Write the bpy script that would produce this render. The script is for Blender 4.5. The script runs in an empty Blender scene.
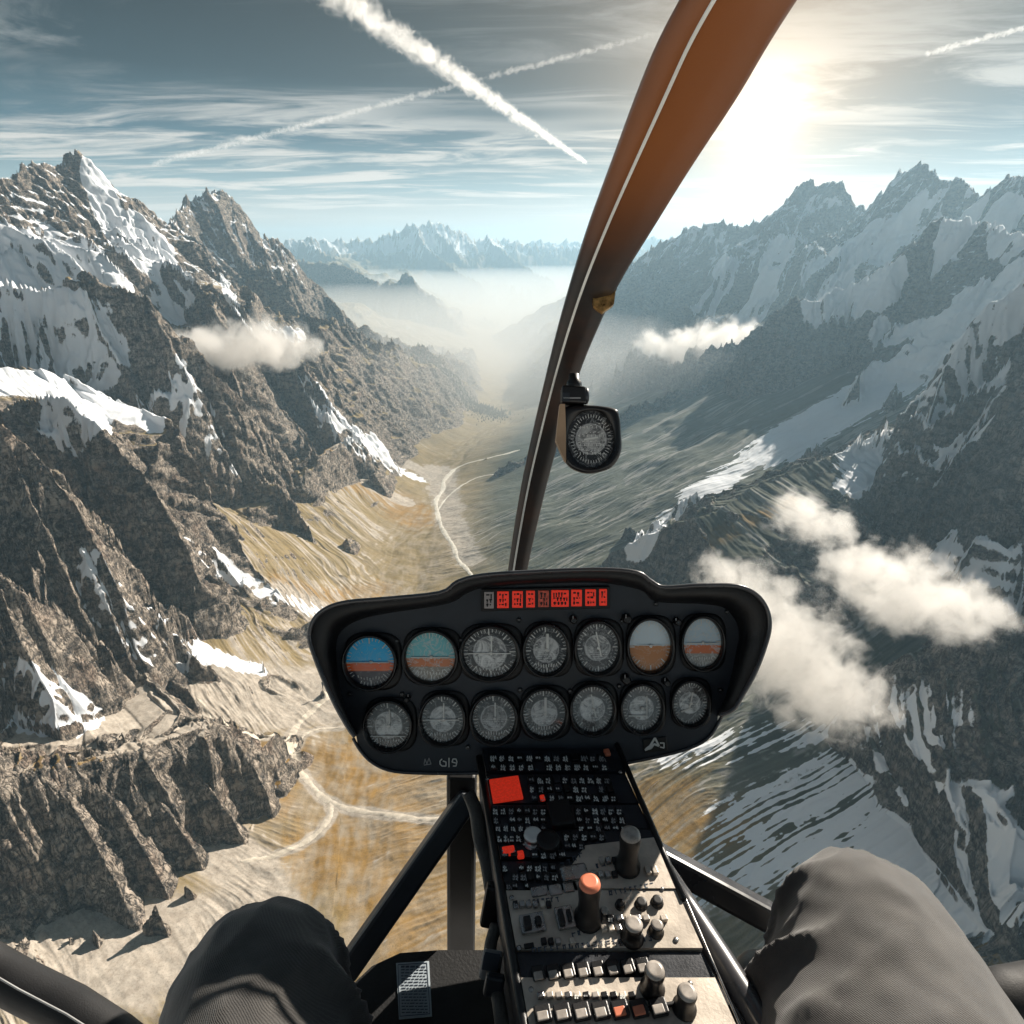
import bpy, bmesh, math, random, time
import numpy as np
from mathutils import Vector, Matrix, noise as mnoise
from concurrent.futures import ThreadPoolExecutor
T0 = time.time()
sc = bpy.context.scene
COL = sc.collection
F_PX = 610.0                    # focal length in pixels of the 1024 px frame
PITCH = math.radians(23.6)      # the pilot looks down into the valley
SP, CP = math.sin(PITCH), math.cos(PITCH)
SUN_AZ, SUN_EL = math.radians(42), math.radians(27)
SUN_DIR = Vector((math.sin(SUN_AZ)*math.cos(SUN_EL), math.cos(SUN_AZ)*math.cos(SUN_EL), math.sin(SUN_EL)))

def ray(px, py):
    u = (px-512)/F_PX; v = (512-py)/F_PX
    return (u, CP+v*SP, -SP+v*CP)
def P(px, py, r):
    """a world point at horizontal distance r in the direction of a viewing angle"""
    x, y, z = ray(px, py); k = r/math.hypot(x, y)
    return (x*k, y*k, z*k)
def PD(px, py, depth):
    x, y, z = ray(px, py)
    return Vector((x*depth, y*depth, z*depth))

def link(o, parent=None):
    COL.objects.link(o)
    if parent is not None: o.parent = parent
    return o
def tag(o, label=None, cat=None, group=None, kind=None):
    if label: o['label'] = label
    if cat: o['category'] = cat
    if group: o['group'] = group
    if kind: o['kind'] = kind
    return o
GRID = (1750,2250); SUN_E = 5.0; EXPO = .92; VB = 6; HAZE = True; HAZE_COL = (.50, .77, .97, 1); HAZE_D = 3.5e-5; MIST_D = 1.9e-4
# ---------------------------------------------------------------- noise
rng = np.random.RandomState(7)
PERM = rng.permutation(1024).astype(np.int32)
_a = rng.rand(1024)*2*np.pi
GX, GY = np.cos(_a).astype(np.float32), np.sin(_a).astype(np.float32)
RV = rng.rand(1024).astype(np.float32); RV2 = rng.rand(1024).astype(np.float32)
def _h(ix, iy): return PERM[(PERM[ix & 1023]+iy) & 1023]
def gn(x, y, seed=0):
    """gradient noise, about -1..1"""
    x = x+seed*17.31; y = y+seed*9.77
    fx = np.floor(x); fy = np.floor(y)
    ix = fx.astype(np.int32); iy = fy.astype(np.int32)
    x = (x-fx).astype(np.float32); y = (y-fy).astype(np.float32)
    u = x*x*x*(x*(x*6-15)+10); v = y*y*y*(y*(y*6-15)+10)
    def g(h, dx, dy): return GX[h]*dx+GY[h]*dy
    a = g(_h(ix, iy), x, y); b = g(_h(ix+1, iy), x-1, y)
    c = g(_h(ix, iy+1), x, y-1); d = g(_h(ix+1, iy+1), x-1, y-1)
    a += u*(b-a); c += u*(d-c)
    return (a+v*(c-a))*1.45
def fbm(x, y, oct=4, seed=0, gain=.5, lac=2.03):
    t = 0; a = 1.0; n = 0
    for i in range(oct):
        t = t+a*gn(x, y, seed+i*3); n += a; a *= gain; x = x*lac; y = y*lac
    return t/n
def ridged(x, y, oct=4, seed=0, gain=.55, lac=2.1):
    t = 0; a = 1.0; n = 0; w = 1.0
    for i in range(oct):
        s = 1-np.abs(gn(x, y, seed+i*5)); s = s*s
        t = t+a*s*w; n += a; w = np.clip(s*1.4, 0, 1); a *= gain; x = x*lac; y = y*lac
    return t/n
def sstep(a, b, x):
    t = np.clip((x-a)/(b-a), 0, 1); return t*t*(3-2*t)

# ---------------------------------------------------------------- layout of the valley
VAXIS = np.array([(-150,-3000),(-250,0),(-330,700),(-450,1300),(-490,2400),(-470,3400),(-420,4400),(-170,5500),(-100,9000),(-250,14000),(500,30000),(2000,60000)], float)
def floor_z(y):
    return np.interp(y, [-3000, 0, 1200, 4500, 6000, 10000, 15000, 60000], [-950, -1120, -1230, -1480, -1560, -1780, -1850, -1700])
def polyd(X, Y, pts):
    """distance, side and interpolated third column of the nearest place on a polyline"""
    best = np.full(X.shape, 1e12, np.float32); z = np.zeros_like(best); s = np.zeros_like(best); side = np.zeros_like(best)
    acc = 0.0; over = np.zeros_like(best); nseg = len(pts)-1
    for q, (a, b) in enumerate(zip(pts[:-1], pts[1:])):
        ax, ay, az = a; bx, by, bz = b
        dx, dy = bx-ax, by-ay; L2 = dx*dx+dy*dy; L = math.sqrt(L2)
        px, py = X-np.float32(ax), Y-np.float32(ay)
        tu = (px*dx+py*dy)/L2; t = np.clip(tu, 0, 1)
        ex, ey = px-t*dx, py-t*dy
        d = ex*ex+ey*ey
        m = d < best
        best = np.where(m, d, best); z = np.where(m, az+(bz-az)*t, z); s = np.where(m, acc+t*L, s)
        side = np.where(m, dx*py-dy*px, side)
        ov = np.where(tu < 0, -tu*L if q == 0 else 0, np.where(tu > 1, (tu-1)*L if q == nseg-1 else 0, 0))
        over = np.where(m, ov, over) if q else ov
        acc += L
    return np.sqrt(best), side, z, s, over
# profiles: metres dropped below the crest at a distance from it
ALP = [(0,0),(120,150),(450,500),(850,800),(1400,1300),(2400,2000)]
ALPS = [(0,0),(100,170),(350,560),(700,850),(1500,1180),(3000,1600)]
BUT = [(0,0),(45,110),(200,520),(330,740),(560,980)]
SHELF = [(0,0),(60,20),(260,80),(420,160),(500,380),(640,600),(900,760)]
CRAG = [(0,0),(35,80),(110,300),(170,450),(240,590),(300,720)]
RIB = [(0,0),(18,40),(70,190),(140,350),(230,600)]
SOFT = [(0,0),(100,40),(500,300),(1200,750),(2500,1300)]
TOP = [(0,0),(60,4),(400,6),(1000,30),(1500,300)]
BACK = [(0,0),(60,50),(250,110),(600,200),(1200,500)]
MOR = [(0,0),(60,30),(200,110),(500,300),(900,600)]
FAR = [(0,0),(400,350),(1500,1000),(4000,1900)]
FEATS = [
 # name, crest (view angle, distance), near profile, far profile, rib period, rib strength, jag
 ('A', [(-90,178,4200),(0,178,4400),(25,170,4500),(45,168,4600),(85,165,4800),(108,182,5000),(130,212,5200),(152,242,5500),(165,232,5900),(190,203,6300),(212,190,6500),(228,205,6550),(244,217,6600),(262,240,6700),(278,240,6700),(296,262,6700),(318,286,6700),(345,312,6600),(400,358,6500),(450,385,6400),(480,398,6300),(497,412,6100)], ALP, FAR, 330, .34, 60),
 ('A2', [(170,218,6000),(188,238,5600),(205,262,5450),(235,300,5250),(262,335,5050),(285,365,4900)], ALPS, ALPS, 240, .3, 35),
 ('A3', [(262,240,6650),(285,275,6300),(305,310,6000),(325,345,5700),(350,375,5400)], ALPS, ALPS, 240, .3, 35),
 ('A4', [(108,182,5000),(118,215,4850),(130,250,4700),(150,285,4500),(175,320,4300),(195,345,4150)], ALPS, ALPS, 200, .3, 30),
 ('A5', [(85,165,4800),(60,200,4500),(30,230,4200),(5,255,4000),(-40,262,3900)], ALPS, ALPS, 200, .3, 30),
 ('B', [(-160,240,3200),(-60,262,3200),(0,284,3200),(45,292,3150),(70,285,3120),(92,277,3100),(120,290,3050),(150,308,3000),(178,333,2950),(200,348,2950),(215,372,2900),(240,395,2950),(270,435,3000),(300,480,3050),(318,510,3080)], BUT, ALPS, 150, .42, 30),
 ('B2', [(150,308,3000),(170,345,2880),(192,385,2800),(215,430,2760),(240,478,2720),(254,514,2690)], BUT, BUT, 110, .4, 14),
 ('S', [(-150,380,2500),(-60,372,2560),(0,368,2600),(40,372,2620),(72,384,2640)], SHELF, [(0,0),(60,4),(200,20),(320,150),(600,560)], 200, .2, 10),
 ('C1', [(-130,400,2350),(-60,412,2330),(0,412,2300),(50,404,2250),(70,406,2200),(100,428,2140),(130,463,2070),(160,500,2000),(185,545,1930),(197,578,1890)], CRAG, CRAG, 95, .5, 22),
 ('C2', [(-160,380,1950),(-80,405,1900),(0,440,1800),(40,473,1760),(75,518,1720),(100,558,1680),(120,600,1650),(132,648,1615)], CRAG, CRAG, 85, .5, 20),
 ('C3', [(-120,520,1500),(-60,545,1470),(0,578,1450),(30,598,1425),(50,638,1400),(66,682,1375)], CRAG, CRAG, 70, .5, 14),
 ('D', [(-150,750,1260),(-40,763,1195),(20,770,1185),(70,768,1175),(120,756,1180),(170,742,1195),(210,728,1220),(240,738,1230),(262,752,1235),(275,775,1225)], [(0,0),(22,30),(70,190),(120,285),(170,320),(500,380)], [(0,0),(40,12),(110,90),(300,250),(600,400)], 62, .55, 6),
 ('E', [(560,310,10500),(600,292,10000),(640,263,9600),(662,242,9400),(690,229,9200),(720,226,9000),(745,227,8800),(765,217,8600),(785,191,8400),(812,183,8200),(830,187,8100),(850,210,8000),(868,205,7800),(890,186,7500),(915,168,7300),(940,170,7100),(955,190,6900),(965,200,6800),(990,184,6500),(1010,187,6300),(1024,198,6200),(1130,170,6000)], ALP, FAR, 420, .36, 110),
 ('E2', [(765,217,8600),(770,250,8100),(765,285,7600),(755,320,7200)], ALPS, ALPS, 300, .3, 40),
 ('E3', [(868,205,7800),(850,245,7200),(835,275,6800),(800,300,6400),(770,330,6200)], ALPS, ALPS, 300, .3, 40),
 ('E4', [(690,229,9200),(670,265,8700),(650,300,8200),(630,335,7800)], ALPS, ALPS, 300, .3, 40),
 ('HR1', [(660,262,12000),(600,280,12500),(545,306,13000),(490,335,13500),(430,354,14000)], SOFT, SOFT, 500, .15, 30),
 ('HR2', [(650,270,9800),(620,286,9500),(590,298,9400),(540,325,9300),(490,352,9200),(440,380,9200)], SOFT, SOFT, 400, .12, 20),
 ('F', [(1130,245,4200),(1050,240,4350),(1000,236,4500),(965,228,4700),(937,222,4800),(915,240,4800),(890,262,4700),(870,275,4700),(850,290,4700),(825,300,4600),(800,300,4600),(775,320,4700),(755,350,4800),(735,372,4850),(700,388,4650),(660,400,4450),(630,411,4300),(585,432,4040),(540,452,3850),(505,468,3700)], [(0,0),(80,80),(280,330),(420,410),(1400,650),(2300,950)], ALP, 260, .36, 45),
 ('F2', [(850,290,4700),(830,330,4450),(800,360,4250),(770,385,4150),(735,415,4050)], [(0,0),(60,60),(200,220),(500,380),(1200,700)], ALPS, 160, .4, 25),
 ('M', [(960,400,2850),(930,412,2760),(900,430,2660),(850,450,2500),(800,470,2300),(760,490,2090),(720,510,1960),(690,525,1880)], [(0,0),(50,30),(160,120),(330,260),(480,430)], [(0,0),(60,25),(200,70),(400,240),(600,500)], 140, .3, 12),
 ('G', [(1160,200,2650),(1090,250,2650),(1024,290,2600),(990,315,2560),(965,345,2520),(945,378,2480),(930,420,2430),(915,470,2370),(890,520,2300),(850,555,2230),(810,590,2150),(780,630,2080)], [(0,0),(50,90),(160,330),(260,480),(360,700)], [(0,0),(50,90),(160,330),(260,480),(360,700)], 130, .45, 28),
 ('G2', [(1090,250,2650),(1060,330,2300),(1040,400,2100),(1010,450,2000),(980,500,1950),(950,530,1950)], [(0,0),(50,90),(160,330),(260,480),(360,700)], [(0,0),(50,90),(160,330),(260,480),(360,700)], 110, .45, 20),
 ('H', [(1180,580,1520),(1090,608,1480),(1024,627,1450),(980,632,1420),(940,647,1400),(905,664,1375),(880,680,1360),(866,700,1345)], [(0,0),(20,40),(60,150),(115,300),(180,470),(240,640)], [(0,0),(60,50),(250,110),(500,230)], 85, .4, 10),
 ('R1', [(150,262,25000),(255,242,24000),(300,239,24500),(350,240,25000),(378,237,25000),(395,233,25000),(405,226,25000),(412,221,25000),(419,228,25000),(428,222,25200),(437,219,25300),(447,224,25400),(458,230,25500),(475,240,26000),(486,236,26000),(500,242,26500),(560,246,27000),(640,245,28000)], FAR, FAR, 420, .4, 330),
 ('R2', [(230,250,15500),(280,256,15000),(320,262,14500),(350,268,14000),(378,283,13500),(395,280,13500),(406,272,13500),(420,286,13200),(440,305,12900),(462,330,12600)], ALPS, FAR, 420, .35, 110),
 ('R3', [(412,221,25000),(430,250,22500),(455,270,20500),(480,285,19500)], ALPS, ALPS, 500, .3, 60),
 ('R4', [(486,236,26000),(510,255,23500),(530,268,22500),(550,280,21500)], ALPS, ALPS, 500, .3, 60),
 ('R5', [(440,262,33000),(500,240,33000),(560,240,33000),(700,236,33000)], FAR, FAR, 700, .3, 420),
 ('R6', [(300,239,24500),(320,250,21500),(345,262,19500),(365,275,18500)], ALPS, ALPS, 500, .3, 60),
 ('Dp', [(-150,722,1420),(0,727,1370),(90,722,1335),(135,714,1350)], [(0,0),(60,3),(90,20),(130,90),(220,250),(400,330)], [(0,0),(60,3),(140,16),(300,100),(600,300)], 120, .2, 2),
 ('N', [(905,812,1240),(935,822,1215),(1000,846,1185),(1080,862,1170),(1180,870,1170)], [(0,0),(60,10),(200,55),(500,200),(900,420)], [(0,0),(60,10),(300,60)], 60, .1, 1),
 ('C1a', [(62,406,2215),(72,450,2150),(88,515,2060),(122,590,1960),(157,622,1895)], RIB, RIB, 80, .4, 8),
 ('C1b', [(100,428,2140),(125,480,2060),(150,540,1980),(182,595,1900)], RIB, RIB, 80, .4, 8),
 ('C2a', [(0,441,1800),(20,500,1740),(55,570,1680),(95,650,1610),(112,682,1580)], RIB, RIB, 70, .4, 7),
 ('C2b', [(50,484,1755),(75,545,1700),(105,610,1640),(130,668,1590)], RIB, RIB, 70, .4, 7),
 ('C3a', [(0,578,1450),(15,625,1400),(40,670,1360),(60,705,1330)], RIB, RIB, 60, .4, 6),
 ('B3', [(215,372,2900),(240,410,2870),(265,455,2850),(292,500,2830)], BUT, BUT, 110, .4, 12),
 ('B4', [(92,277,3100),(100,330,2980),(125,385,2870),(150,440,2780)], BUT, BUT, 110, .4, 12),
 ('Da', [(40,771,1178),(75,800,1135),(110,860,1065),(140,925,985)], RIB, RIB, 50, .45, 4),
 ('Db', [(80,766,1175),(120,805,1128),(152,860,1062),(180,918,995)], RIB, RIB, 50, .45, 4),
 ('Dc', [(120,756,1180),(155,795,1138),(190,845,1085),(217,893,1030)], RIB, RIB, 50, .45, 4),
 ('Dd', [(170,742,1195),(205,785,1150),(235,825,1110),(252,855,1075)], RIB, RIB, 50, .45, 4),
 ('De', [(225,733,1226),(250,765,1190),(268,800,1155),(274,828,1120)], RIB, RIB, 50, .45, 4),
 ('Ha', [(905,664,1375),(895,720,1315),(905,775,1255),(925,812,1215)], RIB, RIB, 60, .4, 6),
 ('Hb', [(960,638,1410),(950,700,1340),(965,765,1270),(985,825,1210)], RIB, RIB, 60, .4, 6),
 ('Hc', [(1035,627,1450),(1020,700,1350),(1030,780,1260),(1045,850,1190)], RIB, RIB, 60, .4, 6),
]
NAMES = [f[0] for f in FEATS]
CRESTS = {f[0]: np.array([P(*q) for q in f[1]], float) for f in FEATS}

def chunked(fn, arrs, n=16):
    N = arrs[0].shape[0]; idx = np.linspace(0, N, n+1).astype(int)
    with ThreadPoolExecutor(4) as ex:
        res = list(ex.map(lambda k: fn(*[a[idx[k]:idx[k+1]] for a in arrs]), range(n)))
    return [np.concatenate([r[i] for r in res], axis=0) for i in range(len(res[0]))]

def base_height(X, Y):
    R = np.hypot(X, Y)
    wa = np.clip(R*.022, 8, 160).astype(np.float32); wf = 1/np.clip(R*.16, 140, 1500)
    # warp (fixed frequencies, faded by distance so that it stays continuous)
    wx = gn(X/260, Y/260, 40)*wa*.5 + gn(X/900, Y/900, 41)*wa*.8
    wy = gn(X/260, Y/260, 42)*wa*.5 + gn(X/900, Y/900, 43)*wa*.8
    X2, Y2 = X+wx, Y+wy
    vax = np.array([(a, b, 0) for a, b in VAXIS])
    dv, sidev, _, sv, _o = polyd(X2, Y2, vax)
    fz = floor_z(Y).astype(np.float32)
    dd = np.maximum(dv-60, 0)
    sp0 = lambda x, w: .5*(x+np.sqrt(x*x+w*w))
    sp_ = lambda x, w: np.where(True, sp0(x, w)-sp0((x-dd), w), 0)
    kf = np.interp(Y, [0, 900, 1300, 1700, 3000, 4500, 6500, 8000], [.15, .16, .36, .55, .55, .48, .42, .2])
    kr = np.interp(Y, [0, 1000, 1700, 2600, 5000, 8000], [.055, .07, .11, .16, .2, .12])
    base = fz + np.where(sidev > 0, .07*dd+kf*sp_(dd-110, 120)-kf*.5*sp_(dd-800, 300), kr*dd+.12*sp_(dd-500, 300)+.05*sp_(dd-1500, 600))
    base = np.minimum(base, fz+800+.02*dd)
    base += 10*gn(X/300, Y/300, 5)*sstep(100, 700, dd)*2 + 3*gn(X/90, Y/90, 6)
    far = sstep(9000, 14000, R)
    base += far*(ridged(X/4200, Y/4200, 5, 90)*900-250)*sstep(500, 3000, dv)
    H = base; FS = Y-np.where(sidev > 0, .9, .5)*np.sqrt((X+430)**2+150.**2)+70*gn(X/700, Y/700, 15)+10*gn(X/200, Y/200, 16); FD = dv.copy(); FID = np.full(X.shape, -1, np.int8)
    dvm = dv; wv = np.interp(Y, [0, 1500, 4500, 6500, 9000], [60, 110, 230, 200, 300])
    for k, (nm, pts, pn, pf, per, ribs, jag) in enumerate(FEATS):
        c = CRESTS[nm]; maxd = 4600
        x0, x1 = c[:, 0].min()-maxd, c[:, 0].max()+maxd; y0, y1 = c[:, 1].min()-maxd, c[:, 1].max()+maxd
        m = (X2 > x0) & (X2 < x1) & (Y2 > y0) & (Y2 < y1)
        if not m.any(): continue
        xs, ys = X2[m], Y2[m]
        d, side, z, s, over = polyd(xs, ys, c)
        s2 = s/per
        rr = ridged(s2+.35*gn(xs/per, ys/per, k)+.9*gn(s/(per*2.6), d/(per*3), k+5), d/(per*4), 3, 60+k); rr = rr*(.55+.75*np.clip(.5+.9*gn(s/(per*1.9), d/(per*1.5), k+9), 0, 1))-.01          # ribs run straight down from the crest
        z = z + jag*(ridged(s/(per*.8), d*0+.3, 3, 20+k)-.55)*np.exp(-d/400)
        de = np.maximum(d*(1-ribs*(rr*1.6-.8)), 0)
        ex = lambda q, pr: np.interp(q, *zip(*pr))+np.maximum(q-pr[-1][0], 0)*max(.7, (pr[-1][1]-pr[-2][1])/(pr[-1][0]-pr[-2][0]))
        Dn = ex(de, pn); Df = ex(de, pf)
        D = np.maximum(np.where(side < 0, Dn, Df), ex(over*(1-ribs*(rr*1.2-.6))*(3.2 if nm in 'SM' else 1.3), pn))
        h = (z-D).astype(np.float32)
        left = c[:, 0].mean() < -350
        if R[m].min() < 12000 and nm[0] != 'R':
            opp = (sidev[m] < 0) if left else (sidev[m] > 0)
            h = np.where(opp & (Y[m] < 12000), h-dvm[m]*1.5, h)
            ck = {'A': 1.3, 'E': 1.0, 'F': .75, 'H': .8}.get(nm[0] if nm != 'H' else '', None)
            if ck: h = np.where(dvm[m] < 2500, np.minimum(h, (fz[m]-40+ck*np.maximum(dvm[m]-wv[m], 0))), h)
        hb = H[m]; kk = 14.0+d*.01
        t = np.clip(.5+.5*(h-hb)/kk, 0, 1)
        H[m] = hb+(h-hb)*t+kk*t*(1-t)*.5
        w = h > hb
        def put(A, v):
            q = A[m]; q[w] = v[w]; A[m] = q
        put(FS, s+k*3777.); put(FD, de); put(FID, np.full(d.shape, k, np.int8))
    DV = np.where(sidev > 0, -dv, dv)+25*gn(X/260, Y/260, 44); SV = sv
    return H.astype(np.float32), FS.astype(np.float32), FD.astype(np.float32), FID, DV.astype(np.float32), SV.astype(np.float32)

def erosion(X, Y, gx, gy, amp, R):
    """stripes that run down the local slope, octave by octave"""
    h = np.zeros_like(X); hx = np.zeros_like(X); hy = np.zeros_like(X)
    sl = np.sqrt(gx*gx+gy*gy)+1e-6
    k = np.clip(sl*1.5, 0, 1.25)/sl
    dx0, dy0 = -gy*k, gx*k
    cell = 520.0; a = 1.0
    for o in range(6):
        vis = 1-sstep(.0, 1., (R*.0035)/cell)
        x, y = X/cell, Y/cell
        ix, iy = np.floor(x), np.floor(y); fx, fy = x-ix, y-iy
        ii, jj = ix.astype(np.int32), iy.astype(np.int32)
        dx, dy = dx0+hy*.9, dy0-hx*.9
        v = np.zeros_like(X); vx = np.zeros_like(X); vy = np.zeros_like(X); wt = np.full_like(X, 1e-4)
        for i in (-1, 0, 1):
            for j in (-1, 0, 1):
                hh = _h(ii+i+o*37, jj+j)
                ox, oy = fx-i-RV[hh], fy-j-RV2[hh]
                w = np.exp(-(ox*ox+oy*oy)*2.2)
                ph = (ox*dx+oy*dy)*6.2832
                v += np.cos(ph)*w; sn = -np.sin(ph)*w; vx += sn*dx; vy += sn*dy; wt += w
        h += v/wt*a*vis; hx += vx/wt*a*1.6; hy += vy/wt*a*1.6
        a *= .52; cell *= .5
    return h

def make_grid(nth, nr):
    th = np.linspace(math.radians(-58), math.radians(60), nth)
    f = lambda r: np.log(r)
    knots_r = [60, 420, 900, 3500, 9500, 16000, 41000]
    w = [.02, .12, .37, .32, .09, .08]
    u = np.concatenate([[0], np.cumsum(w)]); uu = np.linspace(0, 1, nr)
    r = np.exp(np.interp(uu, u/u[-1], np.log(knots_r)))
    for _ in range(3): r[1:-1] = (r[:-2]+2*r[1:-1]+r[2:])/4
    TH, RR = np.meshgrid(th, r)
    return TH.astype(np.float32), RR.astype(np.float32)

def grad_polar(Z, TH, RR):
    zr = np.gradient(Z, axis=0)/np.gradient(RR, axis=0)
    zt = np.gradient(Z, axis=1)/np.gradient(TH, axis=1)/RR
    s, c = np.sin(TH), np.cos(TH)           # x = r sin, y = r cos
    return zr*s+zt*c, zr*c-zt*s
def blur(Z, n):
    for _ in range(n):
        Z = (np.vstack([Z[:1], Z[:-1]])+Z*2+np.vstack([Z[1:], Z[-1:]]))/4
        Z = (np.hstack([Z[:, :1], Z[:, :-1]])+Z*2+np.hstack([Z[:, 1:], Z[:, -1:]]))/4
    return Z
def t_log(m): print('[%.1fs] %s' % (time.time()-T0, m), flush=True)

NTH, NR = GRID
TH, RR = make_grid(NTH, NR)
X, Y = (RR*np.sin(TH)), (RR*np.cos(TH))
H, FS, FD, FID, DV, SV = chunked(base_height, [X, Y], 16)
t_log('base')
gx, gy = grad_polar(blur(H, 2), TH, RR)
sl0 = np.hypot(gx, gy)
dep = H-floor_z(Y)                       # height above the valley floor
steep = sstep(.25, .9, sl0)
ampE = (3+ 20*steep)*sstep(10, 220, dep)*np.clip(RR/2600, .42, 2.2)
(ER,) = chunked(lambda a, b, c, d, e, f: (erosion(a, b, c, d, e, f),), [X, Y, gx, gy, ampE, RR], 24)
t_log('erosion')
H2 = H+ER*ampE
# crags: blocky ridged roughness on steep ground
def rough(X, Y, R, steep, FS, FD):
    n = np.zeros_like(X)
    for cell, am in ((300, 34), (140, 20), (60, 7), (27, 3.2), (11, 1.2)):
        vis = 1-sstep(0, 1, (R*.0035)/cell)
        n += (1-np.abs(gn(X/cell, Y/cell, int(cell)))*2)*am*vis
    return (n,)
(RO,) = chunked(rough, [X, Y, RR, steep, FS, FD], 16)
rocky = sstep(.62, 1.1, blur(sl0, 3)+.15*gn(X/180, Y/180, 77))
H2 += RO*.62*(.04+.96*rocky)*np.clip(.35+dep/900, .3, 1)
# strata: terraces that bite into the steep walls
st = (H2+.25*X+.1*Y+18*gn(X/220, Y/220, 3))/46.0
H2 += rocky*8*np.clip(RR/2500, .6, 1.6)*(.4+.6*np.clip(.5+gn(X/130, Y/130, 91), 0, 1))*np.sin(st*6.2832)*(1-sstep(5000, 9000, RR))*.55
# fine rills on the open slopes
FLR = (1-sstep(50, 240, np.abs(DV)))*(FID < 0)
f1 = gn(FS/16, FD/420, 8)+.6*gn(FS/7, FD/260, 9)+(1.8*ridged(FS/60, FD/900, 3, 18)+1.4*gn(FS/120, FD/900, 19))*sstep(-.35, .5, gn(X/420, Y/420, 17))*sstep(120, 500, FD)
f1 = f1*(1-FLR)+FLR*(gn(DV/22, SV/90, 45)*.5+gn(DV/60, SV/130, 46)*1.2)
H2 += (1-rocky)*f1*1.5*(.12+.88*sstep(15, 140, dep))*(1-sstep(2500, 6000, RR))
t_log('height')
GULL = (1-rocky)*(FID < 0)*(1-sstep(2400, 4200, RR))*sstep(-.5, .25, gn(X/330, Y/330, 92)+.25)
gw = FS/52+.8*gn(X/150, Y/150, 93)
gul = ridged(gw, FD/240, 4, 94)*10-6+2.5*ridged(gw*3.1, FD/110, 3, 95)
H2 += GULL*gul*sstep(20, 160, np.abs(DV))*(.55+.45*sstep(10, 90, dep))
H2 += (1-rocky)*(fbm(X/55, Y/55, 3, 70)*2.2+gn(X/13, Y/13, 74)*.45*(1-sstep(1800, 3500, RR))+np.abs(gn(FS/38+.6*gn(X/90, Y/90, 71), FD/170, 72))*-1.6)*(1-sstep(4000, 8000, RR))
H2 = H2.astype(np.float32)

def hit(px, py, Z=None):
    """where the view ray meets the ground, found along the grid column"""
    x, y, z = ray(px, py); th = math.atan2(x, y); k = z/math.hypot(x, y)
    j = int(round((th-TH[0, 0])/(TH[0, 1]-TH[0, 0]))); j = min(max(j, 0), NTH-1)
    col = H2[:, j]; below = RR[:, j]*k < col
    i = int(np.argmax(below)) if below.any() else NR-2
    r = float(RR[i, j])
    return np.array([r*math.sin(th), r*math.cos(th), float(col[i])]), r
def zat(x, y):
    th = math.atan2(x, y); r = math.hypot(x, y)
    fj = (th-float(TH[0, 0]))/float(TH[0, 1]-TH[0, 0]); j = min(max(int(fj), 0), NTH-2); fj = min(max(fj-j, 0), 1)
    i = int(np.searchsorted(RR[:, 0], r))-1; i = min(max(i, 0), NR-2)
    fi = (r-float(RR[i, 0]))/float(RR[i+1, 0]-RR[i, 0])
    return float((H2[i, j]*(1-fj)+H2[i, j+1]*fj)*(1-fi)+(H2[i+1, j]*(1-fj)+H2[i+1, j+1]*fj)*fi)
# ---------------------------------------------------------------- ground cover
gx2, gy2 = grad_polar(blur(H2, 1), TH, RR)
sl = np.hypot(gx2, gy2).astype(np.float32)
slb = np.hypot(*grad_polar(blur(H2, 5), TH, RR)).astype(np.float32)
dep = H2-floor_z(Y)
conc = (blur(H2, 6)-H2)/np.clip(RR*.004, 3, 60)           # >0 in hollows
fade = 1-sstep(4000, 9000, RR)
FLW = .45+.55*sstep(10, 160, dep)
streak = gn(FS/34, FD/1500, 11)*.55+gn(FS/13, FD/700, 12)*.6*(1-sstep(2500, 6000, RR))+gn(FS/90, FD/2500, 13)*.6
streak = (streak*FLW)*(1-FLR)+FLR*(.6*gn(DV/30, SV/90, 47)+.4*gn(DV/12, SV/40, 48)*(1-sstep(2500, 6000, RR)))
streak = streak+GULL*(.45-1.1*np.clip(.62-(gul+6)/12, 0, 1))
strf = gn(FS/8, FD/380, 14)*(1-sstep(1500, 4000, RR))*(1-FLR)
big = fbm(X/650, Y/650, 4, 30); med = fbm(X/140, Y/140, 4, 35); sml = fbm(X/38, Y/38, 3, 36)*(1-sstep(3000, 8000, RR))

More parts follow.
